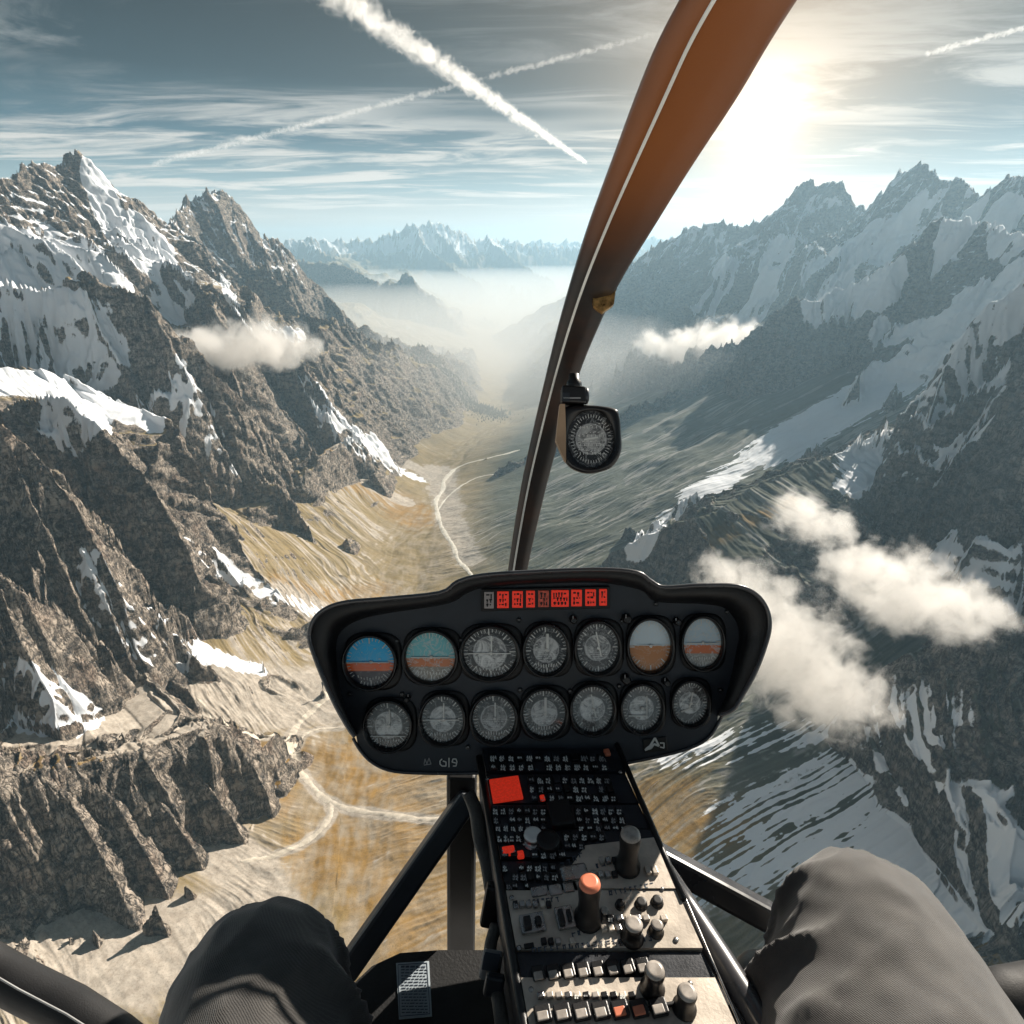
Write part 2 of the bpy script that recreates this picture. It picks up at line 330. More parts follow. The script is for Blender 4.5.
def stroke(pts, wpx, edge=.6, nz=.5, thin=0, stk=0.0):
    """soft mask round ground points found under viewing angles"""
    q = []
    if len(pts) > 1:
        pts = [(a[0]+(b[0]-a[0])*t/5, a[1]+(b[1]-a[1])*t/5) for a, b in zip(pts[:-1], pts[1:]) for t in range(5)]+[pts[-1]]
    for px, py in pts:
        p, r = hit(px, py); q.append((p[0], p[1], p[2], wpx*math.sqrt(p.dot(p))/F_PX))
    q = np.array(q)
    x0, x1 = q[:, 0].min()-3*q[:, 3].max(), q[:, 0].max()+3*q[:, 3].max()
    y0, y1 = q[:, 1].min()-3*q[:, 3].max(), q[:, 1].max()+3*q[:, 3].max()
    out = np.zeros_like(X)
    m = (X > x0) & (X < x1) & (Y > y0) & (Y < y1)
    if not m.any(): return out
    xs, ys, zs = X[m], Y[m], H2[m]
    best = np.full(xs.shape, 9.0, np.float32)
    if len(q) == 1: q = np.vstack([q, q+np.array([.1, .1, 0, 0])])
    for a, b in zip(q[:-1], q[1:]):
        d = b[:3]-a[:3]; L2 = d.dot(d)+1e-6
        if L2 > (5*(a[3]+b[3]))**2: b = a+np.array([.1, .1, 0, 0]); d = b[:3]-a[:3]; L2 = d.dot(d)
        t = np.clip(((xs-a[0])*d[0]+(ys-a[1])*d[1]+(zs-a[2])*d[2])/L2, 0, 1)
        w = a[3]+(b[3]-a[3])*t
        e = np.sqrt((xs-a[0]-t*d[0])**2+(ys-a[1]-t*d[1])**2+(.45*(zs-a[2]-t*d[2]))**2)/w
        best = np.minimum(best, e)
    best = best+nz*(med[m]+.5*sml[m])+stk*streak[m]
    o_ = 1-sstep(1-edge/2, 1+edge/2, best)
    if thin: o_ = o_*sstep(-.05-.25*(1-best), .35-.25*(1-best), .6*strf[m]+.5*streak[m]+.55*sml[m]+.3*med[m])
    out[m] = o_
    return out
def strokes(lst):
    o = np.zeros_like(X)
    for s in lst: o = np.maximum(o, stroke(*s[:2], **(s[2] if len(s) > 2 else {})))
    return o
fnear = lambda n: {'A': 0}.get(n, 0)
def isf(*names):
    o = np.zeros(X.shape, bool)
    for n in names: o |= FID == NAMES.index(n)
    return o
rockm = np.maximum(isf('S')*.7*sstep(-.6, .2, sml+med), 0)+0*sl
rockm = np.maximum(rockm, sstep(.66, .98, slb*.7+sl*.3+.15*med+.10*sml))
alt = H2+260*big+90*med
# natural snow: high, not too steep, lying in hollows
sn_hi = sstep(-560, 60, alt)*sstep(.45, -.4, sl-1.0-.5*conc*.4+.45*sml)
cool = sstep(.15, .7, conc+.6*sml)*sstep(-620, -100, alt)*sstep(1.7, 1.1, sl)
snow_nat = np.maximum(sn_hi*1.0, cool*.8)
snow_nat = np.maximum(snow_nat, sstep(4200, 6000, RR)*sstep(-520, -80, alt)*sstep(.0, .45, .5*conc+.45*sml+.6*med+.25-.25*(sl-1)))
snow_nat *= sstep(-900, -500, H2)
S = dict(nz=.35, edge=.35)
snow_p = strokes([
 ([(-20,258),(40,264),(90,272)], 26, S), ([(150,238),(160,262),(178,290)], 15, S), ([(268,330),(300,335)], 6, S), ([(225,280),(240,320),(262,350)], 5, dict(nz=.6, edge=.6)), ([(180,360),(205,400),(235,470)], 3, dict(nz=.9, edge=.8)), ([(300,400),(345,440),(420,480)], 12, dict(nz=.5, edge=1.0, stk=.5, thin=1)), ([(20,250),(60,262)], 10, S),
 ([(-20,335),(40,340),(90,352)], 26, S), ([(-30,380),(60,388),(110,400)], 26, dict(nz=.4, edge=.6)), ([(60,405),(140,412),(195,422)], 17, dict(nz=.7, edge=.6)),
 ([(150,262),(158,290),(170,310)], 13, S), ([(96,178),(106,205),(118,232),(132,258)], 10, S),
 ([(95,580),(115,610),(150,635),(200,655)], 15, dict(nz=.3, edge=.4, stk=.3)), ([(150,640),(200,655),(260,670)], 8, dict(nz=.5, edge=.5, stk=.6)),
 ([(-10,700),(40,704),(80,700)], 15, dict(nz=.3, edge=.5, stk=.3)), ([(200,555),(260,590),(340,620)], 11, dict(nz=.5, edge=1.0, stk=.5, thin=1)),
 ([(320,405),(345,425),(385,455)], 8, dict(nz=.4, edge=.6, stk=.5)), ([(300,380),(330,410)], 4, dict(nz=.4, edge=.6)),
 ([(1030,275),(985,305),(945,340),(905,372)], 20, S), ([(905,372),(860,398),(815,423),(775,450)], 30, dict(nz=.35, edge=.5, stk=.3)), ([(780,248),(774,270),(765,292)], 12, S), ([(862,238),(845,262),(830,290)], 15, S), ([(908,208),(895,235),(885,262)], 12, S), ([(965,212),(952,235),(940,258)], 12, S), ([(812,298),(850,292),(880,285)], 17, S), ([(1000,215),(1012,245)], 11, S), ([(725,262),(715,290),(700,310)], 11, S), ([(700,335),(740,318),(770,300)], 8, dict(nz=.6, edge=.6)), ([(960,300),(1000,330)], 6, dict(nz=.7, edge=.6)), ([(880,330),(925,330),(960,318)], 8, dict(nz=.8, edge=.7)),
 ([(800,435),(740,465),(690,500),(640,540)], 14, dict(nz=.6, edge=.9, stk=.9)),
 ([(955,405),(915,425),(870,455)], 30, dict(nz=.35, edge=.35, stk=.25)), ([(880,465),(850,490)], 12, dict(nz=.5, edge=.6, stk=.6)),
 ([(800,290),(835,292),(850,300)], 10, S), ([(720,330),(760,318)], 7, dict(nz=.5)), ([(905,215),(880,235),(860,245)], 8, dict(nz=.5)),
 ([(975,550),(1000,565),(1024,590)], 14, dict(nz=.3, edge=.5, stk=.3)), ([(940,545),(965,575)], 8, dict(nz=.4, edge=.5, stk=.5)),
 ([(915,850),(970,868),(1030,885)], 32, dict(nz=.25, edge=.5, stk=.3)), ([(905,850),(870,840)], 10, dict(nz=.3, edge=.6, stk=.8)),
 ([(890,765),(820,800),(750,835)], 40, dict(nz=.4, edge=1.3, stk=.5, thin=1)), ([(830,730),(740,745),(670,757)], 18, dict(nz=.4, edge=1.1, stk=.5, thin=1)),
 ([(700,885),(800,858),(890,850)], 26, dict(nz=.4, edge=1.1, stk=.5, thin=1)), ([(900,905),(980,905),(1050,912)], 14, dict(nz=.3, edge=.8, stk=1.1)),
])
snow = np.clip(np.maximum(snow_nat, np.clip(snow_p*1.35, 0, 1.2)*sstep(4.5, 2.2, sl+.3*sml)), 0, 1)
ROADS = [[(332,694),(318,706),(300,722),(289,737),(292,755),(305,778),(322,798),(345,809),(385,815),(420,819),(470,821)], [(330,803),(332,815),(320,832),(300,846),(272,857),(240,862)], [(289,738),(265,738),(238,732),(212,716),(196,698)], [(340,728),(318,729),(300,736),(291,748)]]
# bare scree fans and pale wash under the crags
scr_p = strokes([(q, 5.5, dict(nz=.5, edge=1.3)) for q in ROADS]+[
 ([(200,560),(270,590),(340,620)], 22, dict(nz=.3, edge=1, stk=.5)), ([(100,700),(200,690),(320,700)], 45, dict(nz=.3, edge=1, stk=.3)),
 ([(225,850),(255,880),(280,930)], 26, dict(nz=.2, edge=1, stk=.3)), ([(0,950),(120,950),(240,930)], 45, dict(nz=.2, edge=1, stk=.2)),
 ([(330,420),(380,450),(440,480)], 12, dict(nz=.4, edge=1, stk=.9)), ([(280,390),(330,440),(400,500)], 14, dict(nz=.4, edge=1, stk=.9)),
 ([(60,740),(140,735),(200,720)], 30, dict(nz=.3, edge=.8)), ([(440,470),(450,520),(470,560)], 16, dict(nz=.4, edge=1, stk=.5)),
])
scree = np.clip(np.maximum(scr_p*.9, sstep(.05, .6, streak+.3*med)*sstep(.12, .4, slb)*.75), 0, 1)*(1-rockm)
gold_p = strokes([([(20,768),(80,768),(130,756)], 10, dict(nz=.6, edge=1)), ([(150,748),(200,738),(240,742),(268,765)], 17, dict(nz=.5, edge=1)),
 ([(190,750),(235,745),(270,790)], 24, dict(nz=.5, edge=1)), ([(320,760),(360,780),(430,800)], 40, dict(nz=.5, edge=1, stk=.4)),
 ([(330,850),(380,840),(440,830)], 50, dict(nz=.5, edge=1, stk=.5)), ([(300,420),(360,470),(420,520)], 26, dict(nz=.5, edge=1, stk=.7)),
 ([(290,590),(330,600),(380,590)], 20, dict(nz=.5, edge=1, stk=.7)), ([(690,800),(660,830),(720,820)], 30, dict(nz=.6, edge=1.2, stk=.9)),
 ([(640,800),(640,850)], 30, dict(nz=.6, edge=1, stk=.5)), ([(970,950),(1024,960)], 30, dict(nz=.3, edge=.6)),
 ([(680,560),(740,525),(800,500)], 7, dict(nz=.5, edge=1, stk=.6)), ([(400,880),(420,920)], 50, dict(nz=.5, edge=1)),
])
XA = np.interp(Y, VAXIS[:, 1], VAXIS[:, 0]); flank_shade = (1-.65*sstep(5200, 6300, RR))*np.where(RR < 9000, sstep(120, 620, (X-XA)*np.interp(Y, [0, 1500, 3000], [.42, .6, 1.3])+160*big+60*med), sstep(-200, 900, X-.18*Y))                     # shade painted into the right flank: ground cover darker and greener
pale = sstep(0, .9, med+.6*streak+.3)
hue = np.clip(.5+.5*(med*.8+sml*.5+.35*strf), 0, 1)
t_log('cover')
gold = np.clip(gold_p*(.8+.5*med)+.12, 0, 1)

# ---------------------------------------------------------------- shape detail out of the vertical, then the mesh
nz_ = 1/np.sqrt(1+gx2*gx2+gy2*gy2); nx_, ny_ = -gx2*nz_, -gy2*nz_
rk = rocky*(1-snow)*(1-sstep(6000, 9000, RR))
def side3(X, Y, Z, R):
    a = gn((X+Z*.7)/60, (Y+Z*.9)/60, 51)*8+gn((X-Z*1.1)/24, (Y+Z)/24, 52)*3.0+gn((X+Z)/9.5, (Y-Z*1.2)/9.5, 53)*.9
    return (a*np.clip(R/1800, .8, 1.5),)
(dn,) = chunked(side3, [X, Y, H2, RR], 16)
dn = dn*rk
VX, VY, VZ = X+nx_*dn, Y+ny_*dn, H2+nz_*dn*.4
nv = NTH*NR
co = np.empty((nv, 3), np.float32); co[:, 0] = VX.ravel(); co[:, 1] = VY.ravel(); co[:, 2] = VZ.ravel()
I = np.arange(nv, dtype=np.int32).reshape(NR, NTH)
a, b, c, d = I[:-1, :-1].ravel(), I[:-1, 1:].ravel(), I[1:, 1:].ravel(), I[1:, :-1].ravel()
faces = np.stack([a, b, c, d], 1)
me = bpy.data.meshes.new('terrain')
me.vertices.add(nv); me.vertices.foreach_set('co', co.ravel())
nf = len(faces); me.loops.add(nf*4); me.loops.foreach_set('vertex_index', faces.ravel())
me.polygons.add(nf); me.polygons.foreach_set('loop_start', np.arange(0, nf*4, 4, dtype=np.int32))
me.polygons.foreach_set('use_smooth', np.ones(nf, bool))
def vcol(me, name, chans):
    at = me.attributes.new(name, 'FLOAT_COLOR', 'POINT')
    z = np.empty((nv, 4), np.float32)
    for i, ch in enumerate(chans): z[:, i] = ch.ravel()
    at.data.foreach_set('color', z.ravel())
vcol(me, 'cover', [snow, rockm, scree, gold])
vcol(me, 'tone', [flank_shade, pale, hue, np.clip(.5+.35*streak+.2*strf, 0, 1)])
me.update()
terrain = link(bpy.data.objects.new('terrain', me)); tag(terrain, kind='structure')
t_log('mesh')

# ---------------------------------------------------------------- node helpers
class NT:
    def __init__(s, name, world=None):
        if world: s.t = world.node_tree; s.m = None
        else:
            s.m = bpy.data.materials.new(name); s.m.use_nodes = True; s.t = s.m.node_tree
        s.t.nodes.clear()
    def n(s, typ, **kw):
        nd = s.t.nodes.new(typ); ins = kw.pop('ins', {})
        for k, v in kw.items(): setattr(nd, k, v)
        for k, v in ins.items(): s.set(nd, k, v)
        return nd
    def set(s, nd, k, v):
        sock = nd.inputs[k]
        if isinstance(v, bpy.types.NodeSocket): s.t.links.new(v, sock)
        else: sock.default_value = v
    def math(s, op, a, b=None, c=None, clamp=False):
        nd = s.t.nodes.new('ShaderNodeMath'); nd.operation = op; nd.use_clamp = clamp
        for i, v in enumerate((a, b, c)):
            if v is not None: s.set(nd, i, v)
        return nd.outputs[0]
    def vmath(s, op, a, b=None, sc_=None):
        nd = s.t.nodes.new('ShaderNodeVectorMath'); nd.operation = op
        s.set(nd, 0, a)
        if b is not None: s.set(nd, 1, b)
        if sc_ is not None: s.set(nd, 3, sc_)
        return nd.outputs[1] if op in ('DOT_PRODUCT', 'LENGTH', 'DISTANCE') else nd.outputs[0]
    def ss(s, x, a, b, lo=0.0, hi=1.0):
        nd = s.t.nodes.new('ShaderNodeMapRange'); nd.interpolation_type = 'SMOOTHSTEP'
        for k, v in zip((0, 1, 2, 3, 4), (x, a, b, lo, hi)): s.set(nd, k, v)
        return nd.outputs[0]
    def mix(s, f, a, b, mode='MIX'):
        nd = s.t.nodes.new('ShaderNodeMix'); nd.data_type = 'RGBA'; nd.blend_type = mode
        s.set(nd, 0, f)
        for k, v in ((6, a), (7, b)):
            if isinstance(v, (tuple, list)): v = (*v[:3], 1)
            s.set(nd, k, v)
        return nd.outputs[2]
    def noise(s, vec, scale, detail=4, rough=.55, dist=0.0, out=0):
        nd = s.t.nodes.new('ShaderNodeTexNoise'); nd.inputs['Scale'].default_value = scale
        nd.inputs['Detail'].default_value = detail; nd.inputs['Roughness'].default_value = rough; nd.inputs['Distortion'].default_value = dist
        if vec is not None: s.t.links.new(vec, nd.inputs['Vector'])
        return nd.outputs[out]
    def pbsdf(s, **k):
        nd = s.t.nodes.new('ShaderNodeBsdfPrincipled')
        for a, v in k.items():
            a = a.replace('_', ' ')
            if isinstance(v, (tuple, list)) and len(v) == 3 and nd.inputs[a].type == 'RGBA': v = (*v, 1)
            s.set(nd, a, v)
        return nd
    def out(s, sh, sock='Surface'):
        o = s.t.nodes.get('OUT') or s.t.nodes.new('ShaderNodeOutputMaterial'); o.name = 'OUT'
        s.t.links.new(sh, o.inputs[sock]); return s.m

def ground_material():
    n = NT('ground_cover')
    at = n.n('ShaderNodeAttribute', attribute_name='cover'); sp = n.n('ShaderNodeSeparateColor'); n.t.links.new(at.outputs['Color'], sp.inputs[0])
    at2 = n.n('ShaderNodeAttribute', attribute_name='tone'); sp2 = n.n('ShaderNodeSeparateColor'); n.t.links.new(at2.outputs['Color'], sp2.inputs[0])
    snow, rock, scree, gold = sp.outputs[0], sp.outputs[1], sp.outputs[2], at.outputs['Alpha']
    flank_shade, pale, hue, strk = sp2.outputs[0], sp2.outputs[1], sp2.outputs[2], at2.outputs['Alpha']
    g = n.n('ShaderNodeNewGeometry'); pos = g.outputs['Position']
    dist = n.vmath('LENGTH', pos)
    n1 = n.noise(pos, .05, 6, .65); n2 = n.noise(pos, .3, 4, .7); n3 = n.noise(pos, .012, 5, .6)
    sq = n.n('ShaderNodeMapping', ins={'Scale': (1, 1, 2.2), 'Rotation': (.35, .25, 0)}); n.t.links.new(pos, sq.inputs['Vector'])
    strat = n.noise(sq.outputs[0], .028, 6, .7, .6)
    # rock
    rk = n.mix(n.ss(strat, .36, .64), (.045, .044, .045), (.46, .385, .315))
    rk = n.mix(n.ss(n1, .45, .72), rk, (.56, .475, .39))
    rk = n.mix(n.math('MULTIPLY', n.ss(n3, .52, .66), .4), rk, (.30, .20, .145))
    rk = n.mix(n.math('MULTIPLY', n.ss(n1, .44, .28), .8), rk, (.045, .043, .042))
    rk = n.mix(n.math('MULTIPLY', flank_shade, .55), rk, n.mix(1.0, rk, (.42, .46, .52), 'MULTIPLY'))  # painted flank shade darkens the rock too
    vt = n.n('ShaderNodeMapping', ins={'Scale': (1, 1, .22), 'Rotation': (.2, -.3, 0)}); n.t.links.new(pos, vt.inputs['Vector'])
    crk = n.noise(vt.outputs[0], .075, 5, .68, 1.2); ck = n.ss(n.math('ABSOLUTE', n.math('SUBTRACT', crk, .5)), .045, .0)
    rk = n.mix(n.math('MULTIPLY', ck, .75), rk, (.035, .033, .032))
    # turf
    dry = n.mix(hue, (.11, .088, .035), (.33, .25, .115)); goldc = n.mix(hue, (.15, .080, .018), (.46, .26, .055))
    shade_turf = n.mix(hue, (.028, .038, .032), (.075, .088, .062))  # turf colour where the flank's shade is painted in
    tf = n.mix(gold, dry, goldc); tf = n.mix(n.math('MULTIPLY', flank_shade, n.math('SUBTRACT', 1.0, n.math('MULTIPLY', gold, .8))), tf, shade_turf)
    tf = n.mix(n.ss(strk, .35, .9), tf, n.mix(flank_shade, (.38, .315, .235), (.12, .13, .11)))
    tf = n.mix(n.math('MULTIPLY', n.ss(strk, .44, .2), .75), tf, n.mix(flank_shade, (.10, .072, .04), (.03, .036, .028)))
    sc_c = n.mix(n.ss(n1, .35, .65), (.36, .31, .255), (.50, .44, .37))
    sc_c = n.mix(n.math('MULTIPLY', flank_shade, .7), sc_c, (.22, .23, .22))
    c = n.mix(n.ss(n.math('ADD', scree, n.math('MULTIPLY', n.math('SUBTRACT', n2, .5), .6)), .2, .7), tf, sc_c)
    c = n.mix(n.ss(n.math('ADD', rock, n.math('MULTIPLY', n.math('SUBTRACT', n1, .5), .9)), .35, .65), c, rk)
    n4 = n.noise(pos, .9, 3, .7)
    c = n.mix(n.math('MULTIPLY', n.ss(n2, .45, .72), .34), c, (.03, .03, .022)); c = n.mix(n.math('MULTIPLY', n.ss(n4, .5, .75), .3), c, n.mix(flank_shade, (.55, .48, .38), (.2, .2, .17)))
    sf = n.ss(n.math('ADD', n.math('ADD', snow, n.math('MULTIPLY', n.math('SUBTRACT', n1, .5), 1.1)), n.math('MULTIPLY', n.math('SUBTRACT', n2, .5), .35)), .33, .55)
    c = n.mix(sf, c, (.80, .82, .85))
    bh = n.math('ADD', n.math('MULTIPLY', n1, 9.0), n.math('MULTIPLY', n2, 1.3))
    bh = n.math('ADD', bh, n.math('MULTIPLY', strat, 9.0)); bh = n.math('SUBTRACT', bh, n.math('MULTIPLY', ck, 9.0))
    amt = n.math('MULTIPLY', n.math('ADD', n.math('MULTIPLY', rock, .85), .15), n.math('SUBTRACT', 1.0, n.math('MULTIPLY', sf, .85)))
    bp = n.n('ShaderNodeBump', ins={'Distance': 1.0}); n.set(bp, 'Strength', amt); n.set(bp, 'Height', bh)
    b = n.pbsdf(Base_Color=c, Roughness=.93); n.set(b, 'Normal', bp.outputs[0]); b.inputs['Specular IOR Level'].default_value = .15
    return n.out(b.outputs[0])
me.materials.append(ground_material())
# ---------------------------------------------------------------- sky, sun, air, camera
def make_world():
    w = bpy.data.worlds.new('World'); sc.world = w; w.use_nodes = True
    n = NT('', world=w)
    out = n.n('ShaderNodeOutputWorld'); bg = n.n('ShaderNodeBackground', ins={'Strength': SKY_STR})
    sky = n.n('ShaderNodeTexSky', sky_type='NISHITA', sun_disc=False, sun_elevation=SUN_EL, sun_rotation=SUN_AZ, altitude=2500, air_density=1.0, dust_density=1.5, ozone_density=2.0)
    tc = n.n('ShaderNodeTexCoord'); d = tc.outputs['Generated']
    sp = n.n('ShaderNodeSeparateXYZ'); n.t.links.new(d, sp.inputs[0])
    x, y, z = sp.outputs
    zz = n.math('MAXIMUM', z, .0)
    # deep teal overhead fading to cream at the horizon
    ramp = n.n('ShaderNodeValToRGB'); n.t.links.new(zz, ramp.inputs[0])
    cr = ramp.color_ramp; cr.elements[0].position = 0; cr.elements[0].color = (9.5, 8.6, 7.4, 1)
    cr.elements[1].position = 1; cr.elements[1].color = (.25, .42, .62, 1)
    for p, c in ((.035, (8.0, 7.9, 7.2)), (.075, (3.6, 4.9, 5.2)), (.13, (.85, 1.75, 2.25)), (.20, (.19, .46, .64)), (.30, (.045, .10, .145)), (.5, (.3, .5, .75))):
        e = cr.elements.new(p); e.color = (*c, 1)
    base = n.mix(.02, ramp.outputs[0], sky.outputs[0])
    # cirrus, on a plane high above
    k = n.math('DIVIDE', 1.0, n.math('ADD', zz, .05))
    cx, cy = n.math('MULTIPLY', x, k), n.math('MULTIPLY', y, k)
    cb = n.n('ShaderNodeCombineXYZ'); n.t.links.new(cx, cb.inputs[0]); n.t.links.new(cy, cb.inputs[1])
    mp = n.n('ShaderNodeMapping', ins={'Scale': (.42, 1.05, 1), 'Rotation': (0, 0, .28)}); n.t.links.new(cb.outputs[0], mp.inputs['Vector'])
    wp = n.noise(mp.outputs[0], .8, 3, .5, 0, 1)
    v = n.vmath('ADD', mp.outputs[0], n.vmath('SCALE', wp, sc_=.9))
    c1 = n.noise(v, 1.25, 9, .62, .5); c2 = n.noise(mp.outputs[0], .45, 3, .5)
    mp2 = n.n('ShaderNodeMapping', ins={'Scale': (.26, 1.1, 1), 'Rotation': (0, 0, -.30)}); n.t.links.new(cb.outputs[0], mp2.inputs['Vector'])
    c3 = n.noise(mp2.outputs[0], 2.1, 8, .6, .8)
    m = n.math('MULTIPLY', n.ss(c1, .45, .62), n.ss(c2, .36, .52))
    m = n.math('MAXIMUM', m, n.math('MULTIPLY', n.math('MULTIPLY', n.ss(c3, .50, .70), .75), n.ss(n.noise(cb.outputs[0], .55, 2, .5), .45, .62)))
    m = n.math('MULTIPLY', m, n.ss(zz, .40, .12, .20, 1)); m = n.math('MULTIPLY', m, n.ss(zz, .0, .06, .35, 1))
    cl = n.mix(n.ss(zz, .05, .26), (10., 9.4, 8.5), (3.9, 4.2, 4.2))
    col = n.mix(n.math('MULTIPLY', m, .9), base, cl)
    # the bright veil round the sun
    dn = n.vmath('NORMALIZE', d)
    g = n.vmath('DOT_PRODUCT', dn, tuple(GLOW))
    ang = n.math('ARCCOSINE', g)
    def lobe(wd, pw): return n.math('POWER', n.math('DIVIDE', 1.0, n.math('ADD', 1.0, n.math('POWER', n.math('DIVIDE', ang, wd), 2.0))), pw)
    core = n.math('MULTIPLY', lobe(.045, 2.2), 26.0); veil = n.math('MULTIPLY', lobe(.18, 1.4), 9.0)
    col = n.mix(1.0, col, n.mix(1.0, n.mix(1.0, (1, .82, .58), core, 'MULTIPLY'), n.mix(1.0, (1, .72, .45), veil, 'MULTIPLY'), 'ADD'), 'ADD')
    n.t.links.new(col, bg.inputs['Color']); n.t.links.new(bg.outputs[0], out.inputs['Surface'])
_g = Vector(ray(762, 112)); _g.normalize(); GLOW = _g
SKY_STR = .050
make_world()
sd = bpy.data.lights.new('sun', 'SUN'); sd.energy = SUN_E; sd.angle = math.radians(.53); sd.color = (1, .91, .79)
sun = link(bpy.data.objects.new('sun', sd)); sun.rotation_euler = SUN_DIR.to_track_quat('Z', 'Y').to_euler()

cam = bpy.data.cameras.new('camera'); cam.sensor_width = 36; cam.lens = 36*F_PX/1024; cam.clip_start = .03; cam.clip_end = 300000
camo = link(bpy.data.objects.new('camera', cam)); camo.rotation_euler = (math.pi/2-PITCH, 0, 0); sc.camera = camo
sc.view_settings.view_transform = 'Standard'; sc.view_settings.look = 'None'; sc.view_settings.exposure = EXPO; sc.view_settings.gamma = 1
sc.cycles.use_denoising = True
sc.cycles.max_bounces = 6; sc.cycles.diffuse_bounces = 2; sc.cycles.glossy_bounces = 3; sc.cycles.transmission_bounces = 4; sc.cycles.volume_bounces = VB
sc.cycles.transparent_max_bounces = 12
sc.cycles.use_adaptive_sampling = True; sc.cycles.adaptive_threshold = .015
sc.cycles.caustics_reflective = False; sc.cycles.caustics_refractive = False
sc.cycles.sample_clamp_indirect = 6

def box_mesh(name, x0, x1, y0, y1, z0, z1):
    v = [(x, y, z) for z in (z0, z1) for y in (y0, y1) for x in (x0, x1)]
    f = [(0,2,3,1),(4,5,7,6),(0,1,5,4),(2,6,7,3),(0,4,6,2),(1,3,7,5)]
    m = bpy.data.meshes.new(name); m.from_pydata(v, [], f); return m
def haze():
    zl = float(co[:, 2].min())-1; zh = float(co[:, 2].max())+40
    m = box_mesh('haze', -42000, 42000, -3000, 42000, zl, zh)
    n = NT('haze_air'); v = n.n('ShaderNodeVolumePrincipled')
    v.inputs['Color'].default_value = HAZE_COL; v.inputs['Density'].default_value = HAZE_D; v.inputs['Anisotropy'].default_value = .35
    n.out(v.outputs[0], 'Volume'); m.materials.append(n.m)
    o = link(bpy.data.objects.new('haze', m)); tag(o, kind='stuff')
    t_log('haze top %.0f bottom %.0f' % (zh, zl))
if HAZE: haze()
# ---------------------------------------------------------------- mist, clouds, contrails
def hull_obj(name, pts):
    bm = bmesh.new()
    for p in pts: bm.verts.new(p)
    r = bmesh.ops.convex_hull(bm, input=bm.verts)
    bmesh.ops.delete(bm, geom=[v for v in bm.verts if not v.link_faces], context='VERTS')
    bmesh.ops.recalc_face_normals(bm, faces=bm.faces)
    m = bpy.data.meshes.new(name); bm.to_mesh(m); bm.free()
    return link(bpy.data.objects.new(name, m))
SPH = [Vector((math.cos(a)*math.cos(e), math.sin(a)*math.cos(e), math.sin(e))) for e in (-1.57, -1, -.5, 0, .5, 1, 1.57) for a in [i*math.pi/5 for i in range(10)]]
def vol_material(name, dens, col, aniso):
    n = NT(name); v = n.n('ShaderNodeVolumePrincipled')
    v.inputs['Color'].default_value = (*col, 1); v.inputs['Anisotropy'].default_value = aniso
    return n, v
def cloud(blobs, label, dens, seed, soft=.5, group=None):
    """blobs: view angle, distance, size in view px (wide, high)"""
    n, v = vol_material('cloud_vapour', dens, (.998, .980, .955), .4)
    g = n.n('ShaderNodeNewGeometry'); pos = g.outputs['Position']
    pts = []; acc = None; R0 = None
    for px, py, r, sx, sz in blobs:
        c = Vector(P(px, py, r)); k = c.length/F_PX; rx, rz = sx*k, sz*k; ry = (rx+rz)*.5
        R0 = R0 or rx
        for q in SPH: pts.append(c+Vector((q.x*rx*1.5, q.y*ry*1.5, q.z*rz*1.5)))
        d = n.vmath('SUBTRACT', pos, tuple(c)); d = n.vmath('DIVIDE', d, (rx, ry, rz))
        f = n.math('SUBTRACT', 1.0, n.vmath('LENGTH', d))
        acc = f if acc is None else n.math('SMOOTH_MAX', acc, f, .18)
    nz = n.noise(n.vmath('ADD', pos, (seed*500., 0, 0)), 1.0/(R0*.62), 8, .62, .5)
    f = n.math('ADD', acc, n.math('MULTIPLY', n.math('SUBTRACT', nz, .5), 2.9))
    n.set(v, 'Density', n.math('MULTIPLY', n.ss(f, .0, soft), dens)); n.out(v.outputs[0], 'Volume')
    o = hull_obj('cloud', pts); o.data.materials.append(n.m)
    return tag(o, label, 'cloud', group)
def contrail(a, b, h0, w0, w1, label, dens, seed):
    p0 = Vector(ray(*a)); p0 *= h0/p0.z; p1 = Vector(ray(*b)); p1 *= h0/p1.z
    r0, r1 = w0*p0.length/F_PX, w1*p1.length/F_PX
    d = p1-p0; L = d.length; dn = d/L
    n, v = vol_material('contrail_ice', dens, (.99, .98, .97), .3)
    g = n.n('ShaderNodeNewGeometry'); pos = g.outputs['Position']
    rel = n.vmath('SUBTRACT', pos, tuple(p0)); t = n.vmath('DOT_PRODUCT', rel, tuple(dn))
    perp = n.vmath('SUBTRACT', rel, n.vmath('SCALE', tuple(dn), sc_=t)); rad = n.vmath('LENGTH', perp)
    R = n.math('ADD', r0, n.math('MULTIPLY', t, (r1-r0)/L))
    mp = n.n('ShaderNodeMapping'); n.t.links.new(pos, mp.inputs['Vector'])
    nz = n.noise(n.vmath('ADD', pos, (seed*3000., 0, 0)), 1/(r0*1.1), 8, .68, .9)
    f = n.math('ADD', n.math('SUBTRACT', 1.0, n.math('DIVIDE', rad, R)), n.math('MULTIPLY', n.math('SUBTRACT', nz, .5), 4.2))
    fade = n.math('MULTIPLY', n.ss(t, 0, L*.03), n.ss(t, L, L*.90))
    n.set(v, 'Density', n.math('MULTIPLY', n.math('MULTIPLY', n.ss(f, .15, .75), fade), n.math('DIVIDE', dens, R))); n.out(v.outputs[0], 'Volume')
    q = dn.to_track_quat('Z', 'Y'); pts = []
    for k in range(14):
        u = q @ Vector((math.cos(k*math.pi/7), math.sin(k*math.pi/7), 0))
        pts += [p0+u*r0*1.4, p1+u*r1*1.4]
    o = hull_obj('contrail', pts); o.data.materials.append(n.m)
    return tag(o, label, 'contrail')
